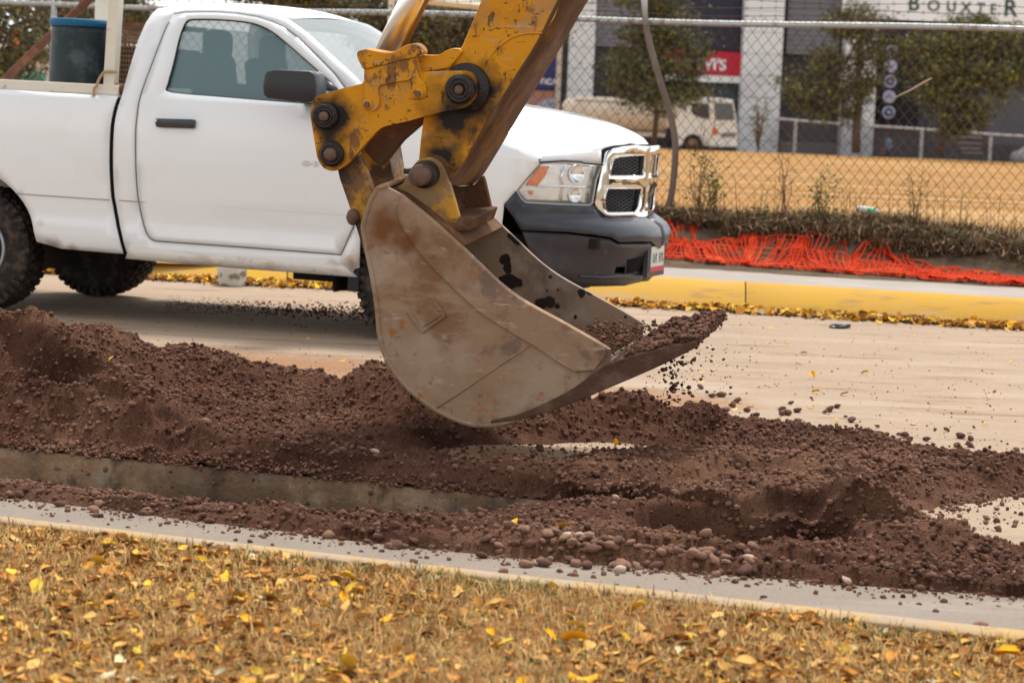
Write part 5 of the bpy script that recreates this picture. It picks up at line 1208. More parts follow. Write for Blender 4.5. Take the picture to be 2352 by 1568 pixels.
# ------------------------------------------------------------------ orange safety netting
net_m = M('orange_plastic_net', (.50,.035,.008), .85, island=.0, layers=[((.58,.09,.03), 4, .5, .65, .7)])
r = np.random.default_rng(2)
sN0 = G(1290, 612, .2); sN1 = G(2750, 700, .2)
L_nn = [(1290,600),(1505,601),(1900,627),(2352,656)]; L_nf = [(1290,562),(1505,563),(1640,566),(1800,572),(2000,592),(2150,610),(2352,624)]
FROW = BANKV.reshape(NU, NV, 3); TOTV = np.array([S1.x-S0.x, S1.y-S0.y])
def netbz(x, y):
    fi = ((x-S0.x)*TOTV[0]+(y-S0.y)*TOTV[1])/(TOTV@TOTV)*(NU-1); i = int(min(NU-2, max(0, round(fi)))); row = FROW[i]; d = (row[:, 0]-x)**2+(row[:, 1]-y)**2; j = int(d.argmin())
    return max(float(row[j, 2]), .2)
def netpt(a, c, sd=0):      # a along 0..1, c across 0..1
    u = 1290+a*1460; p = G(u, lerp_px(L_nn, u)+3, .2); q = G(u, lerp_px(L_nf, u)+8, .27); 
    w_ = p.lerp(q, c); x, y = a*38, c*2.6
    amp = .028 if not (.32 < a < .62 and c > .5) else .02
    z = netbz(w_.x, w_.y)+.012+amp*.8*abs(fbm(np.array([x]), np.array([y+x*.3]), 4, 5+sd)[0])*2.2
    w_ = w_+E1*(.16*(vnoise(np.array([a*90]), np.array([c*3.+sd]), 71)[0]-.5)+.25*(vnoise(np.array([a*25]), np.array([c*2.]), 72)[0]-.5)); z += .03*max(0, vnoise(np.array([a*120]), np.array([c*5.]), 73)[0]-.6)
    return Vector((w_.x+.06*(vnoise(np.array([x*1.3]), np.array([y]), 8)[0]-.5), w_.y+.14*(vnoise(np.array([x*1.1]), np.array([y*1.2]), 9)[0]-.5), z))
VN = []; FN = []
def flat(a, b, w_):
    d = (b-a); 
    if d.length < 1e-5: return
    s = d.normalized().cross(Vector((.1,-.5,.85))).normalized()*w_/2; n0 = len(VN); t = Vector((0,.0,.0015)); VN.extend([a-s, a+s, b+s, b-s, a-s-t, a+s-t, b+s-t, b-s-t]); FN.extend([(n0, n0+1, n0+2, n0+3), (n0+7, n0+6, n0+5, n0+4), (n0, n0+3, n0+7, n0+4), (n0+1, n0+5, n0+6, n0+2)])
NA, NC = 230, 11
for sd in (0, 1):
    Gp = [[netpt(min(1, (i+(.4 if sd else 0))/NA), (j/(NC-1))*(1 if not sd else .45), sd*7)+Vector((0,0,.02*sd)) for j in range(NC)] for i in range(NA+1)]
    for i in range(NA+1):
        for j in range(NC):
            if i < NA: flat(Gp[i][j], Gp[i+1][j], (.009 if j not in (0, NC-1) else .018))
            if j < NC-1: flat(Gp[i][j], Gp[i][j+1], .012)
nt_ = mesh('safety_net', VN, FN, net_m); tag(nt_, 'crumpled orange plastic safety netting lying along the back of the sidewalk', 'safety net')
cb = [G(u, v, .24) for u, v in [(1500,556),(1560,549),(1700,565),(1850,590),(2000,606),(2150,622),(2352,634)]]
tag(MB().tube(catmull([tuple(p+Vector((0,0,.03))) for p in cb], 5, False), .008, 6).build('black_cable', black_m, None, True), 'black cable lying through the orange netting', 'cable')
# ------------------------------------------------------------------ litter
def crumple(name, p, sx, sy, sz, m, lab, cat, seed):
    bm = bmesh.new(); bmesh.ops.create_icosphere(bm, subdivisions=3, radius=1); rn = np.random.default_rng(seed)
    for v in bm.verts:
        c = v.co.copy(); k = 1+.45*(vnoise(np.array([c.x*2.2+seed]), np.array([c.y*2.2+c.z*1.7]), seed)[0]-.5)*2; v.co = Vector((c.x*sx, c.y*sy, c.z*sz))*k
        v.co.z = max(v.co.z, -sz*.35)
    me = bpy.data.meshes.new(name); bm.to_mesh(me); bm.free(); o = link(name, me, m); o.location = p; o.rotation_euler = (rn.uniform(-.2,.2), 0, rn.uniform(-.4,.4)); return tag(o, lab, cat)
lit = {'white': M('white_plastic', (.78,.78,.75), .5), 'blue': M('blue_plastic', (.05,.22,.55), .45), 'green': M('green_plastic', (.15,.55,.30), .4), 'grey': M('grey_card', (.60,.54,.48), .9), 'dark': M('black_plastic_bag', (.03,.035,.045), .3), 'pur': M('purple_plastic', (.45,.12,.6), .4), 'pink': M('pink_plastic', (.75,.5,.45), .5)}
def LP(u, v, z):      # a spot on the bank surface (or on the given height elsewhere)
    if z < .1: return G(u, v, z)
    for _ in range(6): p = G(u, v, z); z = z*.4+.6*(netbz(p.x, p.y)+.05)
    return G(u, v, z)
crumple('foam_lump', LP(1697,690,.05)+Vector((0,0,-.005)), .055,.05,.05, lit['white'], 'small white foam lump in the gutter by the kerb joint', 'litter', 3)
crumple('plastic_bag', LP(1590,560,.30)+Vector((0,0,.03)), .13,.07,.04, lit['blue'], 'crumpled blue plastic bag lying on the orange netting', 'bag', 4)
p = FP(1990,520,.15); e = empty('plastic_bottle', 'clear plastic bottle with green label on the bank crest', 'bottle', (p.x, p.y, max(.55, netbz(p.x, p.y)+.10))); e.rotation_euler = (0, math.pi/2+.1, -.2)
MB().lathe([(.02,-.09),(.032,-.08),(.034,-.02),(.033,.03),(.03,.06),(.013,.10),(.013,.115)], n=14).build('bottle_body', lit['white'], e, True); MB().lathe([(.034,.0),(.035,.01),(.034,.05),(.03,.07)], n=14).build('bottle_label', lit['green'], e, True)
crumple('paper_scrap', Vector((FP(2265,511,.3).x, FP(2265,511,.3).y, .53)), .07,.05,.035, lit['pink'], 'pale pinkish paper scrap on the field edge at right', 'litter', 5)
crumple('card_scrap', LP(2022,552,.42)+Vector((0,0,.06)), .11,.05,.035, lit['grey'], 'crumpled grey card on the dark bank under the bottle', 'litter', 6)
crumple('card_scrap', LP(2118,556,.42)+Vector((0,0,.06)), .08,.04,.04, lit['grey'], 'bent pale carton on the dark bank further right', 'litter', 7)
crumple('bag_scrap', LP(1930,750,.01), .09,.05,.02, lit['dark'], 'flattened dark plastic scrap among the gutter leaves', 'litter', 8)
crumple('purple_scrap', LP(1882,589,.26), .05,.015,.012, lit['pur'], 'small purple plastic strip inside the orange net', 'litter', 9)
for (u, v, s, lab, mi) in [(2040,722,.07,'large pale curled leaf in the far gutter left of centre',6), (2148,728,.075,'second large pale leaf in the far gutter further right',6), (1945,762-22,.06,'yellow green leaf in the far gutter right of the foam lump',4), (2085,728,.06,'yellow leaf in the far gutter between two pale leaves',0)]:
    p = G(u, v, .02); leaf(p.x, p.y, .03, s, mi, lab, None, .3)
for (u, v, s, sd_) in ((2215,722,.13,1), (2060,715,.08,2)): pass
# soil spill against the far kerb
V = []; q = G(2215, 735, 0)
for i in range(41):
    for j in range(15):
        a = (i-20)/20; b = (j-7)/7; p = q+E1*a*.75+E2*b*.20; h = max(0, 1-a*a)*max(0, 1-b*b)*.11; V.append((p.x, p.y, -.004+h*(.6+.8*vnoise(np.array([p.x*9]), np.array([p.y*9]), 2)[0])))
o = mesh('soil_spill', V, [(i*15+j, (i+1)*15+j, (i+1)*15+j+1, i*15+j+1) for i in range(40) for j in range(14)], soil_m, None, True); o['kind'] = 'stuff'
# paint bucket behind the truck
q = G(532, 656, 0); e = empty('paint_bucket', 'old white paint bucket in the far gutter seen under the pickup', 'bucket', q)
pb_m = M('stained_white_bucket', (.62,.62,.58), .6, layers=[((.10,.09,.08), 5, .5, .6, .8)])
e.scale = (.88,.88,.62); MB().lathe([(.115,0),(.12,.02),(.135,.22),(.14,.24),(.132,.24),(.115,.03)], n=24).build('pail', pb_m, e, True)
#==FAR
# ------------------------------------------------------------------ shopping building far behind
BY = 124.0
def bpx(u, v, Y=BY): return P(u, v, Y)
wcl = M('white_concrete_column', (.82,.83,.84), .5, layers=[((.62,.62,.62), .8, .45, .68, .7)])
gcl = M('grey_metal_cladding', (.22,.22,.245), .5); dglass = M('dark_shopfront_glass', (.035,.037,.045), .25); navy = M('navy_panel', (.03,.03,.055), .5)
sgw = M('white_sign_board', (.93,.94,.93), .25, coat=.8); sgr = M('red_sign_board', (.62,.015,.05), .5); sgt = M('dark_green_lettering', (.02,.07,.06), .6); lil = M('lilac_white_disc', (.52,.52,.68), .5); navb = M('navy_banner', (.03,.04,.17), .6)
bld = empty('shopping_building', 'long dark shopfront with white columns, grey cladding and signs beyond the field', 'building', bpx(1700, 345)); BL = bld.location.copy()
def pbox(name, u0, v0, u1, v1, y0, y1, m, par, z0=None, z1=None, root=BL):
    a = bpx(u0, v1, y0); b = bpx(u1, v0, y0); lo = a.z if z0 is None else z0; hi = b.z if z1 is None else z1
    c = Vector(((a.x+b.x)/2, (y0+y1)/2, (lo+hi)/2))-root
    return MB().box(c, (abs(b.x-a.x), abs(y1-y0), hi-lo)).build(name, m, par)
pbox('shopfront', 1000, -300, 2900, 345, BY+1.2, BY+8, dglass, bld, z0=-.42)
for (u0, u1, u0b, u1b) in ((1306,1366,1300,1358), (1709,1802,1696,1784), (1948,2013,1928,2010)):
    a = bpx((u0+u0b)/2, 200, BY-.9).x; b = bpx((u1+u1b)/2, 200, BY-.9).x
    col_ = MB().box(Vector(((a+b)/2, BY-.2, 6.8))-BL, (b-a, 1.5, 14.4)).build('column', wcl, bld)
    for k in range(12): MB().box(Vector(((a+b)/2, BY-.2, .6+k*1.1))-BL, (b-a+.02, 1.52, .025)).build('joint', gcl, col_)
for (u0, v0, u1, v1, nm) in ((1368,-60,1480,104,'cladding_panel'), (1806,-60,1936,122,'cladding_panel')):
    pn = pbox(nm, u0, v0, u1, v1, BY+.6, BY+1.2, gcl, bld)
    A_c = bpx(u0, v1, BY+.6); B_c = bpx(u1, v0, BY+.6)
    for k in range(16):
        z = A_c.z+(B_c.z-A_c.z)*k/16; MB().box(Vector(((A_c.x+B_c.x)/2, BY+.57, z))-BL, (B_c.x-A_c.x, .06, .06)).build('slat', M('cladding_slat', (.30,.30,.33), .5) if k == 0 else bpy.data.materials['cladding_slat'], pn)
pbox('navy_fascia', 1560, -60, 1706, 112, BY+.5, BY+1.2, navy, bld)
pbox('dark_fascia', 2010, 44, 2900, 80, BY+.2, BY+1.2, navy, bld)
pbox('shutter_panel', 2015, 92, 2120, 300, BY+.8, BY+1.2, M('black_panel', (.015,.016,.02), .6), bld)
pbox('shop_window', 2240, 200, 2600, 330, BY+.8, BY+1.2, M('grey_blue_glass', (.075,.08,.095), .3), bld)
pbox('low_wall', 1790, 330, 1930, 352, BY+.3, BY+1., M('grey_low_wall', (.20,.19,.19), .8), bld)
pbox('door_glass', 1645, 188, 1705, 235, BY+.9, BY+1.2, M('teal_glass', (.02,.07,.09), .3), bld)
# signs
def text(s, name, u, v, hpx, m, par, Y, root, sx=1., font=None, bold=0., align='LEFT'):
    cu_ = bpy.data.curves.new(name, 'FONT'); cu_.body = s; cu_.size = 1; cu_.extrude = .02; cu_.offset = bold; cu_.align_x = align
    o = bpy.data.objects.new(name, cu_); COL.objects.link(o); dg = bpy.context.evaluated_depsgraph_get(); me = bpy.data.meshes.new_from_object(o.evaluated_get(dg)); bpy.data.objects.remove(o)
    p = bpx(u, v, Y); k = hpx/(F/Y)/.7; o = link(name, me, m, par); o.location = p-root; o.scale = (k*sx, k, k); o.rotation_euler = (math.pi/2, -ROLL*0, 0); return o
sb = empty('shop_sign', 'long white sign board with dark BOUXTER lettering above the shopfront', 'sign', bpx(2150, 20, BY-.4))
a = bpx(1938, -60, BY-.4); b = bpx(2640, 58, BY-.4); MB().box(Vector(((a.x+b.x)/2, BY-.4, (bpx(2150,50,BY-.4).z+a.z)/2+.0))-sb.location, (b.x-a.x, .3, a.z-bpx(2150,50,BY-.4).z)).build('sign_board', sgw, sb)
for ch, u, v, h, sx in (('B',2085,24,34,.95),('O',2129,25,24,1.05),('U',2173,27,24,.95),('X',2206,29,24,1.0),('T',2243,31,24,.85),('E',2273,33,24,.9),('R',2304,37,38,.95)):
    text(ch, 'letter', u, v, h, sgt, sb, BY-.58, sb.location, sx, bold=.012)
rs = empty('shop_sign', 'red sign with white lettering and white lower strip beside the broad white column', 'sign', bpx(1620, 150, BY+.2))
a = bpx(1530, 112, BY+.2); b = bpx(1702, 174, BY+.2); c = bpx(1702, 190, BY+.2)
MB().box(Vector(((a.x+b.x)/2, BY+.2, (a.z+b.z)/2-.05))-rs.location, (b.x-a.x, .25, a.z-b.z)).build('sign_board', sgr, rs)
MB().box(Vector(((a.x+b.x)/2, BY+.18, (b.z+c.z)/2-.05))-rs.location, (b.x-a.x, .25, b.z-c.z-.02)).build('sign_strip', sgw, rs)
text("LEVI'S", 'lettering', 1583, 158, 24, sgw, rs, BY+.05, rs.location, .98, bold=.035)
bn = empty('banner', 'dark blue banner with white letters and photo below, left of the first column', 'banner', bpx(1250, 160, BY-.3))
a = bpx(1180, 60, BY-.3); b = bpx(1284, 206, BY-.3); MB().box(Vector(((a.x+b.x)/2, BY-.3, (a.z+b.z)/2))-bn.location, (b.x-a.x, .2, a.z-b.z)).build('banner_board', navb, bn)
a2 = bpx(1180, 206, BY-.3); b2 = bpx(1284, 262, BY-.3); ph = MB().box(Vector(((a2.x+b2.x)/2, BY-.3, (a2.z+b2.z)/2))-bn.location, (b2.x-a2.x, .2, a2.z-b2.z)).build('photo_panel', M('photo_print', (.45,.48,.58), .6, layers=[((.42,.19,.12), .8, .5, .56, .95), ((.06,.05,.08), 1.1, .56, .62, .9)]), bn)
text('TICA', 'lettering', 1238, 193, 12, sgw, bn, BY-.45, bn.location, 1.1, bold=.03)
tag(MB().box(bpx(1284, 150, BY-3), (.25, .25, 12)).build('lamp_pole', M('cream_pole', (.55,.48,.40), .7)), 'slim cream pole standing between the blue banner and the first white column', 'pole')
for k, v in enumerate((118,152,187,222,258)):
    u = 2050-k*1.7; r_ = 14.5; p = bpx(u, v, BY-.2); R_ = r_/(F/BY)
    e = empty('round_sign', ['topmost of the five round signs stacked on the dark shopfront','second round sign from the top, plain pale disc','middle round sign of the stacked five with dark centre','fourth round sign from the top, plain pale disc','lowest of the five stacked round signs with dark centre'][k], 'sign', p, 'round signs stacked on the shopfront')
    MB().lathe([(R_,0),(R_,.1)], (0,.4,0), (0,-1,0), 28).build('disc', lil, e)
    if k in (0,2,4): MB().lathe([(R_*.66,.1),(R_*.66,.14)], (0,.4,0), (0,-1,0), 24).build('disc_centre', navy, e); MB().lathe([(R_*.30,.14),(R_*.30,.17)], (0,.4,0), (0,-1,0), 16).build('disc_mark', lil, e)
    else: MB().box((0,.28,0), (R_*.9,.04,R_*.12)).build('disc_mark', navy, e)
mt = empty('menu_sign', 'white lettered information board by the low fence at right', 'sign', bpx(2240, 358, BY-5)); 
for k, (u0, u1, v) in enumerate(((2210,2252,290),(2212,2250,300),(2204,2256,312),(2202,2256,326),(2206,2254,338),(2210,2258,348))):
    a = bpx(u0, v, BY-5); b = bpx(u1, v+6, BY-5); MB().box(Vector(((a.x+b.x)/2, BY-5, (a.z+b.z)/2))-mt.location, (b.x-a.x, .05, .11)).build('text_row', M('dim_white', (.5,.5,.5), .7) if k == 0 else bpy.data.materials['dim_white'], mt)
a = bpx(2196, 284, BY-4.9); b = bpx(2264, 356, BY-4.9); MB().box(Vector(((a.x+b.x)/2, BY-4.9, (a.z+b.z)/2))-mt.location, (b.x-a.x, .08, a.z-b.z)).build('board', M('board_brown', (.10,.06,.055), .8), mt)
for u in (2200, 2260): p = bpx(u, 330, BY-4.85); MB().box(Vector((p.x, BY-4.85, .55))-mt.location, (.08,.08,1.9)).build('post', gcl, mt)
# low fence
lf = empty('low_fence', 'low galvanised fence running along the front of the shopfront', 'fence', bpx(1830, 350, FY+.6)); LFm = M('pale_fence_pipe', (.50,.50,.52), .6)
rp = [(1785,273),(1830,277),(1945,286),(2118,297),(2278,309),(2500,322)]
for i in range(len(rp)-1): MB().tube([bpx(*rp[i], FY+.6)-lf.location, bpx(*rp[i+1], FY+.6)-lf.location], .06, 6).build('rail', LFm, lf)
for u, v in ((1828,277),(2118,297),(2276,309),(2430,318)): p = bpx(u, v, FY+.6); MB().tube([p-lf.location, Vector((p.x, p.y, -.42))-lf.location], .09, 6).build('fence_post', LFm, lf)
MBx = MB(); 
for i in range(150):
    u = 1790+i*4.6; v = lerp_px(rp, u); p = bpx(u, v, FY+.6); MBx.tube([p-lf.location, Vector((p.x+1.2, p.y, -.3))-lf.location], .012, 3); MBx.tube([p-lf.location, Vector((p.x-1.2, p.y, -.3))-lf.location], .012, 3)
MBx.build('wire_mesh', M('dim_wire', (.12,.11,.12), .7), lf)
# tanker truck
TY = 117.6; tk = empty('tanker_truck', 'white cab tanker truck with dirty cream tank parked at the far edge of the field', 'truck', bpx(1600, 340, TY)); TL = tk.location.copy(); GZ = bpx(1600, 343, TY).z
cw = M('white_cab_paint', (.88,.89,.86), .35); tkm = M('dirty_cream_tank', (.66,.56,.44), .6, layers=[((.45,.34,.24), .9, .5, .68, .7), ((.7,.66,.6), 2, .5, .7, .6)])
def tq(u, v): p = bpx(u, v, TY); return (p.x-TL.x, p.z-TL.z)
cabo = [tq(*q) for q in [(1556,338),(1553,300),(1554,240),(1558,228),(1568,224),(1660,226),(1684,230),(1690,262),(1694,300),(1694,336),(1640,338),(1616,334),(1608,318),(1592,312),(1574,318),(1566,334)]]
cab_ = plate('cab', cabo, 0, 2.3, cw, tk, bev=.06)
plate('side_window', [tq(*q) for q in [(1587,238),(1600,236),(1628,240),(1630,272),(1612,272),(1590,262)]], -.03, .02, dglass, cab_, bev=0)
plate('windshield', [tq(*q) for q in [(1640,236),(1682,238),(1688,276),(1644,276)]], -.03, .02, M('reflective_glass', (.12,.15,.15), .2), cab_, bev=0)
plate('turn_lamp', [tq(*q) for q in [(1636,294),(1642,292),(1652,308),(1636,310)]], -.04, .02, amb_m, cab_, bev=0)
plate('cab_grille', [tq(*q) for q in [(1656,306),(1690,304),(1690,314),(1658,316)]], -.04, .02, M('grey_grille', (.25,.25,.26), .6), cab_, bev=0)
plate('front_bumper', [tq(*q) for q in [(1648,328),(1694,328),(1694,337),(1648,337)]], -.06, .02, cw, cab_, bev=0)
a = tq(1304, 245); b = tq(1530, 280); zc_ = (tq(0,222)[1]+tq(0,284)[1])/2; 
tank = MB(); V = []; NS_ = 28
za = tq(1400,229)[1]; zb_ = tq(1400,300)[1]; zm = (za+zb_)/2; hz = (za-zb_)/2
tank.lathe([(hz*.6,-.25),(hz*.92,-.1),(hz,0),(hz,b[0]-a[0]),(hz*.92,b[0]-a[0]+.1),(hz*.6,b[0]-a[0]+.2)], (a[0], 1.1, zm), (1,0,0), NS_)
tank.build('tank', tkm, tk, True)
o = MB().box(((a[0]+b[0])/2-.5, 1.1, za+.03), (3.2, .9, .18)).build('tank_catwalk', cw, tk); MB().box(((a[0]+b[0])/2, 1.1, zb_-.12), (b[0]-a[0], 1.7, .2)).build('tank_cradle', tkm, tk)
p = tq(1543, 270); MB().box((p[0], 1.1, p[1]+.15), (.5, 1.7, 1.3)).build('tank_head', tkm, tk)
MB().box(((a[0]+p[0])/2+1, 1.1, tq(0,318)[1]), (p[0]-a[0]+3, 1.2, .25)).build('chassis', under_m, tk)
p = tq(1440, 304); MB().box((p[0], .25, p[1]), (.5,.1,.14)).build('red_reflector', M('red_marker', (.6,.1,.08), .5), tk)
for u in (1591, 1400, 1345):
    p = tq(u, 330); w_ = MB().lathe([(.2,-.02),(.36,-.1),(.47,-.1),(.5,0),(.47,.1),(.36,.1),(.2,.1)], (p[0], .1, p[1]), (0,1,0), 28).build('wheel', tyre_m, tk, True); MB().lathe([(.24,-.06),(.2,-.04)], (p[0], .05, p[1]), (0,1,0), 18).build('hub', M('dusty_hub', (.35,.22,.14), .8) if u == 1591 else bpy.data.materials['dusty_hub'], w_, True)
for x, nm, g in ((2348, 'car', 0),):
    e = empty('parked_car', 'white parked car cut off by the right edge of the photo', 'car', bpx(2375, 350, BY-4)); pm = []
    def kq(u, v): p = bpx(u, v, BY-4); return (p.x-e.location.x, p.z-e.location.z)
    bd_ = plate('car_body', [kq(*q) for q in [(2334,372),(2334,356),(2340,350),(2354,346),(2368,336),(2404,334),(2424,346),(2450,352),(2454,372)]], 0, 1.6, cw, e, bev=.08, smooth=True); plate('car_window', [kq(*q) for q in [(2358,346),(2370,339),(2402,338),(2416,346)]], -.02, .02, dglass, bd_, bev=0)
    for u in (2356, 2430): q_ = kq(u, 370); MB().lathe([(.28,-.06),(.30,0),(.28,.1)], (q_[0], .08, q_[1]), (0,1,0), 20).build('wheel', tyre_m, e)
# ---- a person walking by the low fence
def person(loc_, H_):
    e = empty('person', 'person in light blue shirt and dark trousers walking past the low fence', 'person', loc_); e.rotation_euler = (0,0,-.5)
    J = {'pel':(0,0,.52),'che':(0,0,.74),'neck':(0,0,.84),'head':(.01,0,.93),'shl':(0,.11,.80),'shr':(0,-.11,.80),'ell':(.03,.14,.64),'elr':(-.02,-.14,.64),'hal':(.11,.13,.56),'har':(.08,-.13,.54),'hil':(0,.055,.50),'hir':(0,-.055,.50),'knl':(.07,.06,.28),'knr':(-.02,-.06,.28),'anl':(.04,.06,.03),'anr':(-.13,-.06,.05),'tol':(.12,.06,.015),'tor':(-.06,-.06,.015)}
    rad = {'pel':.085,'che':.095,'neck':.035,'head':.06,'shl':.045,'shr':.045,'ell':.032,'elr':.032,'hal':.022,'har':.022,'hil':.06,'hir':.06,'knl':.042,'knr':.042,'anl':.028,'anr':.028,'tol':.022,'tor':.022}
    Ed = [('pel','che'),('che','neck'),('neck','head'),('che','shl'),('shl','ell'),('ell','hal'),('che','shr'),('shr','elr'),('elr','har'),('pel','hil'),('hil','knl'),('knl','anl'),('anl','tol'),('pel','hir'),('hir','knr'),('knr','anr'),('anr','tor')]
    ks = list(J); me = bpy.data.meshes.new('body'); me.from_pydata([Vector(J[k])*H_ for k in ks], [(ks.index(a), ks.index(b)) for a, b in Ed], []); o = link('body', me, None, e)
    m = o.modifiers.new('skin', 'SKIN'); sk = me.skin_vertices[0].data
    for i, k in enumerate(ks): sk[i].radius = (rad[k]*H_,)*2
    sk[0].use_root = True; s = o.modifiers.new('s', 'SUBSURF'); s.levels = 1; s.render_levels = 1
    dg = bpy.context.evaluated_depsgraph_get(); me2 = bpy.data.meshes.new_from_object(o.evaluated_get(dg)); o.modifiers.clear(); o.data = me2
    for mm in (M('skin', (.35,.17,.11), .6), M('light_blue_shirt', (.28,.42,.62), .8), M('dark_trousers', (.03,.035,.055), .8)): me2.materials.append(mm)
    for f in me2.polygons:
        c = f.center/H_; f.material_index = 0 if c.z > .85 or (abs(c.y) > .10 and c.z < .60 and c.z > .45) else (2 if c.z < .52 else 1)
    me2.shade_smooth(); hr = MB().lathe([(.03,-.06),(.062,-.03),(.066,.02),(.045,.06),(.01,.075)], (0,0,0), (0,0,1), 12).build('hair', M('dark_hair', (.015,.012,.01), .8), e, True); hr.scale = (H_,)*3; hr.location = (-.002*H_, 0, .945*H_)
    return e
pq = bpx(2040, 330, FY+1.4); person((pq.x, pq.y, -.42), 1.66)
bg_ = MB().box((pq.x-.26, pq.y-.12, .36), (.26,.16,.34)).build('carried_bag', M('brown_bag', (.35,.12,.08), .7)); bevel(bg_, .04); tag(bg_, 'reddish brown bag carried by the person near the low fence', 'bag')
# ------------------------------------------------------------------ trees
gm_ = [M('olive_foliage', (.066,.080,.034), .7, island=.45), M('grey_green_foliage', (.14,.14,.09), .75, island=.4), M('yellow_green_foliage', (.24,.27,.04), .7, island=.35), M('brown_dry_foliage', (.13,.085,.05), .8, island=.4)]
bark = M('brown_bark', (.12,.08,.06), .9, layers=[((.2,.15,.11), 3, .5, .65, .6)])
def tree(label, base, blobs, trunk, nleaf, lsz, wts, seed, group=None, name='tree', tr=.14, limbs=True):
    """blobs: (x,y,z,rx,ry,rz) relative to base; leaf cards spread through clumps on their shells"""
    rn = np.random.default_rng(seed); e = empty(name, label, 'tree', base, group); mb = MB()
    mb.tube(trunk, [tr*(1-.55*i/(len(trunk)-1)) for i in range(len(trunk))], 7); top_ = Vector(trunk[-1])
    if limbs:
        for b in blobs:
            c = Vector(b[:3]); k = random.Random(int(seed+b[0]*10)); st_ = Vector(trunk[max(1, len(trunk)//2)]).lerp(top_, k.random()); mid = st_.lerp(c, .5)+Vector((k.gauss(0,.1), k.gauss(0,.1), .1)); mb.tube([st_, mid, c], [tr*.4, tr*.25, tr*.1], 5)
            for q in range(3): mb.tube([c.lerp(mid, .4), c+Vector((k.uniform(-1,1)*b[3], k.uniform(-1,1)*b[4], k.uniform(-.6,1)*b[5]))*.8], [tr*.13, tr*.04], 4)
    mb.build('trunk', bark, e, True)
    vol = np.array([b[3]*b[4]*b[5] for b in blobs])**.67; vol = vol/vol.sum(); pts = []
    for b, f in zip(blobs, vol):
        nc = max(5, int(f*len(blobs)*16)); nl = int(nleaf*f/nc)
        for k in range(nc):
            d = rn.normal(size=3); d /= np.linalg.norm(d); rr_ = rn.uniform(.3, 1.2); c = np.array(b[:3])+d*rr_*np.array(b[3:]); sp_ = np.array(b[3:])*rn.uniform(.16, .46)
            pts.append(c+rn.normal(size=(nl, 3))*sp_)
    P_ = np.concatenate(pts); n = len(P_)
    V = rn.normal(size=(n, 2, 3)); u_ = V[:, 0]/np.linalg.norm(V[:, 0], axis=1)[:, None]; w_ = np.cross(u_, V[:, 1]); w_ /= np.linalg.norm(w_, axis=1)[:, None]; s = lsz*rn.uniform(.5, 1.2, n)[:, None]
    Q = np.stack([P_-u_*s, P_+w_*s*.5, P_+u_*s, P_-w_*s*.5], 1).reshape(-1, 3); T = np.arange(n*4).reshape(n, 4); o = mesh_np('crown', Q, T, None, e); 
    for m in gm_: o.data.materials.append(m)
    o.data.polygons.foreach_set('material_index', rn.choice(4, n, p=np.array(wts)/sum(wts)).astype(np.int32)); return e
def tb(Y, u0, v0, blobs): 
    base = P(u0, v0, Y); s = Y/F; return base, [((u-u0)*s, dy, (v0-v)*s, ru*s, ru*s*.8, rv*s) for u, v, ru, rv, dy in blobs]
TYc = 110.
b, bl = tb(TYc, 1500, 352, [(1490,20,70,40,0),(1460,90,60,35,0),(1540,80,65,38,0),(1490,150,90,40,0),(1430,190,48,30,0),(1560,175,48,32,0),(1500,225,95,30,0),(1585,120,40,22,0),(1500,-50,60,40,0),(1570,210,40,22,0)])
tree('broad dark conifer-like tree in front of the red sign behind the tanker', b, bl, [(0,0,0),(.1,0,2.5),(0,0,5),(0,0,7.5)], 19000, .10, [5,4.5,1.2,2], 71)
b, bl = tb(TYc, 1966, 352, [(1930,70,62,30,0),(1968,40,55,24,0),(1985,110,55,40,0),(1900,150,52,36,0),(1850,215,55,36,0),(1930,215,58,40,0),(1985,180,40,34,0),(1870,262,45,20,0),(1950,262,40,24,0)])
tree('slender tree with dark twin trunk in front of the third white column', b, bl, [(0,0,0),(-.05,0,1.2),(.05,0,2.6),(-.15,0,4.2),(0,0,5.6)], 11500, .10, [3,4,1.8,3], 72, tr=.22)
b, bl = tb(TYc, 2160, 358, [(2130,110,70,38,0),(2220,95,80,40,0),(2310,100,70,36,0),(2180,165,90,45,0),(2280,170,80,44,0),(2150,215,70,40,0),(2220,245,60,36,0),(2345,150,60,40,0),(2200,285,45,26,0),(2400,130,70,40,0),(2120,160,50,30,0),(2190,60,50,22,0)])
tree('wide spreading tree with yellow green tips at the right edge', b, bl, [(0,0,0),(.1,0,1.4),(.3,0,3),(.8,0,4.5)], 21000, .11, [3,4,3,2.5], 73, tr=.2)
b = P(1742, 348, 100); e = bush('bare_shrub', b, 2.3, .5, 9, 26, 'thin bare shrub with few green leaves in front of the broad white column', 'shrub', seed=9, stem=.035, lsz=.16)
# vegetation and things to the left behind the pickup
pw = M('pale_pinkish_wall', (.62,.55,.50), .9, layers=[((.72,.68,.64), .6, .45, .65, .7)])
hs_ = empty('low_house', 'pale low house half hidden by the trees behind the drum', 'house', P(120, 240, 62)); a = P(-200, 96, 62); b = P(330, 150, 62)
wl_ = MB().box(Vector(((a.x+b.x)/2, 64, .9))-hs_.location, (b.x-a.x, 4, 3.0)).build('wall', pw, hs_)
MB().box(Vector(((a.x+b.x)/2, 64, 2.5))-hs_.location, (b.x-a.x+.4, 4.5, .18)).build('roof', M('pale_roof', (.5,.42,.38), .9), hs_)
for u in (20, 200, 290): p = P(u, 170, 61.9); MB().box(Vector((p.x, 61.97, p.z))-hs_.location, (.7, .06, .7)).build('window', dglass, wl_)
o = crumple('orange_tarp', P(45,112,52), .26,.2,.42, M('orange_tarp', (.75,.13,.04), .7), 'orange tarpaulin hanging in the trees at far left', 'tarp', 12)
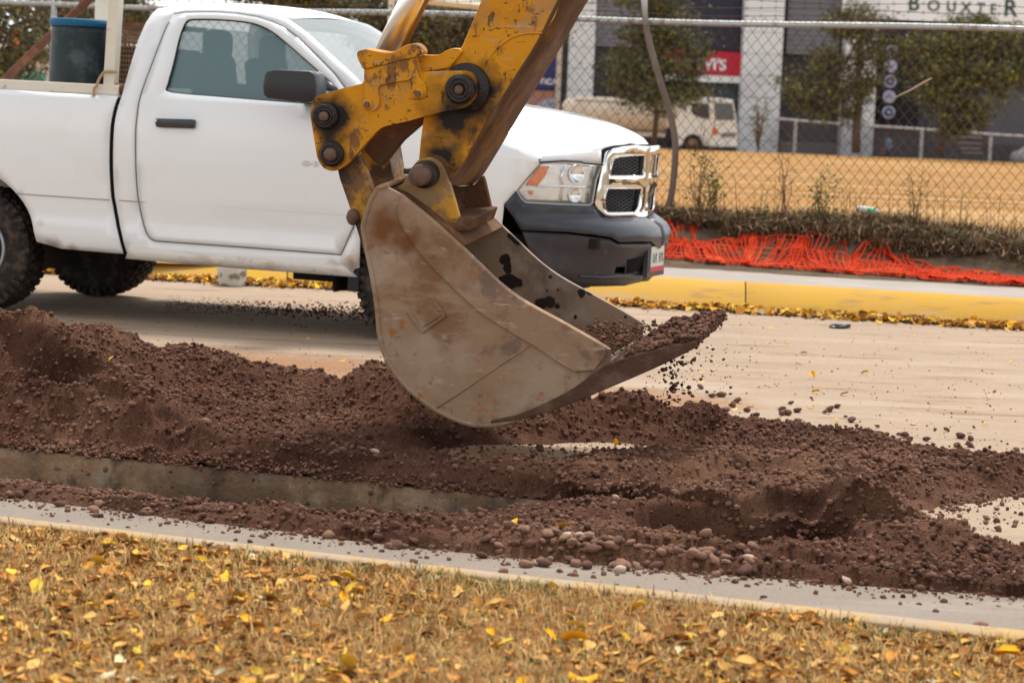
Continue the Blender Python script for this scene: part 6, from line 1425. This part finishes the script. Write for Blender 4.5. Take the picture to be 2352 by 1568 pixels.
e = empty('tarp_post', 'post carrying the orange tarpaulin at far left', 'post', P(45,250,52.3)); MB().tube([(0,0,-.6),(0,0,1.9)], .04, 6).build('pole', bark, e)
o = crumple('teal_bin', P(80,186,48), .20,.2,.26, M('teal_plastic', (.06,.30,.24), .6), 'teal container among the bushes behind the truck bed', 'container', 13); o.location.z = P(80,186,48).z
LT = [(('tall thin olive tree behind the fence at the left edge'), 40, -20, [(20,20,70,40,0),(-30,80,60,50,0),(60,70,60,40,1),(10,140,70,40,0),(80,110,45,30,0),(-40,180,60,40,0)], 81),
      (('bushy tree just left of the drum behind the fence'), 46, 130, [(120,20,60,30,0),(160,45,50,34,0),(90,60,50,30,0),(190,20,50,26,1),(230,60,40,30,0)], 82),
      (('dry leafy tree behind the cream rack posts'), 52, 285, [(280,20,45,22,0),(330,40,40,20,0),(250,-10,60,20,0),(300,70,30,18,0)], 83)]
for lab, Y, u0, bl_, sd_ in LT:
    b, bl = tb(Y, u0, 255, bl_); tree(lab, b, bl, [(0,0,-.4),(.03,0,1),(-.03,0,2)], 5200, .055, [3,3,1.6,3], sd_, tr=.06)
for i, (Y, u0, bl_, lab) in enumerate([(55, 600, [(560,-10,60,20,0),(640,-14,70,20,0),(700,0,60,22,0),(760,4,60,24,0)], 'hedge-like tree line showing just above the cab roof'), (60, 860, [(820,30,70,34,0),(900,20,80,40,0),(960,50,60,40,0),(860,80,60,40,0),(980,90,50,30,0)], 'dense brown green tree behind the windshield'), (70, 1030, [(1020,40,60,40,0),(1060,80,60,40,0),(1000,110,50,30,0),(1100,30,60,40,0)], 'dark shrubby tree behind the hydraulic rod'), (66, 1190, [(1180,20,60,40,0),(1230,60,40,40,0),(1170,100,50,40,0),(1150,170,40,30,0)], 'olive tree hidden behind the excavator stick')]):
    b, bl = tb(Y, u0, 285, bl_); tree(lab, b, bl, [(0,0,-.4),(.03,0,1),(-.03,0,2.4)], 9000, .07, [4,3,1,3], 91+i, tr=.08)
# cream beam of a gantry sign behind the arm
gb = empty('gantry_beam', 'cream painted beam on posts behind the excavator arm at the top of the photo', 'beam', P(1030, 280, 45)); a = P(900,-8,45); b = P(1190, 22, 45); GL = gb.location.copy()
MB().tube([a-GL, b-GL], .085, 4).build('beam', rack_m, gb)
for q in (b, a+(a-b)*.0): MB().tube([q-GL, Vector((q.x, q.y, -.2))-GL], .06, 8).build('post', rack_m, gb)
for o in [x for x in sc.objects if x.type == 'MESH']:
    pass
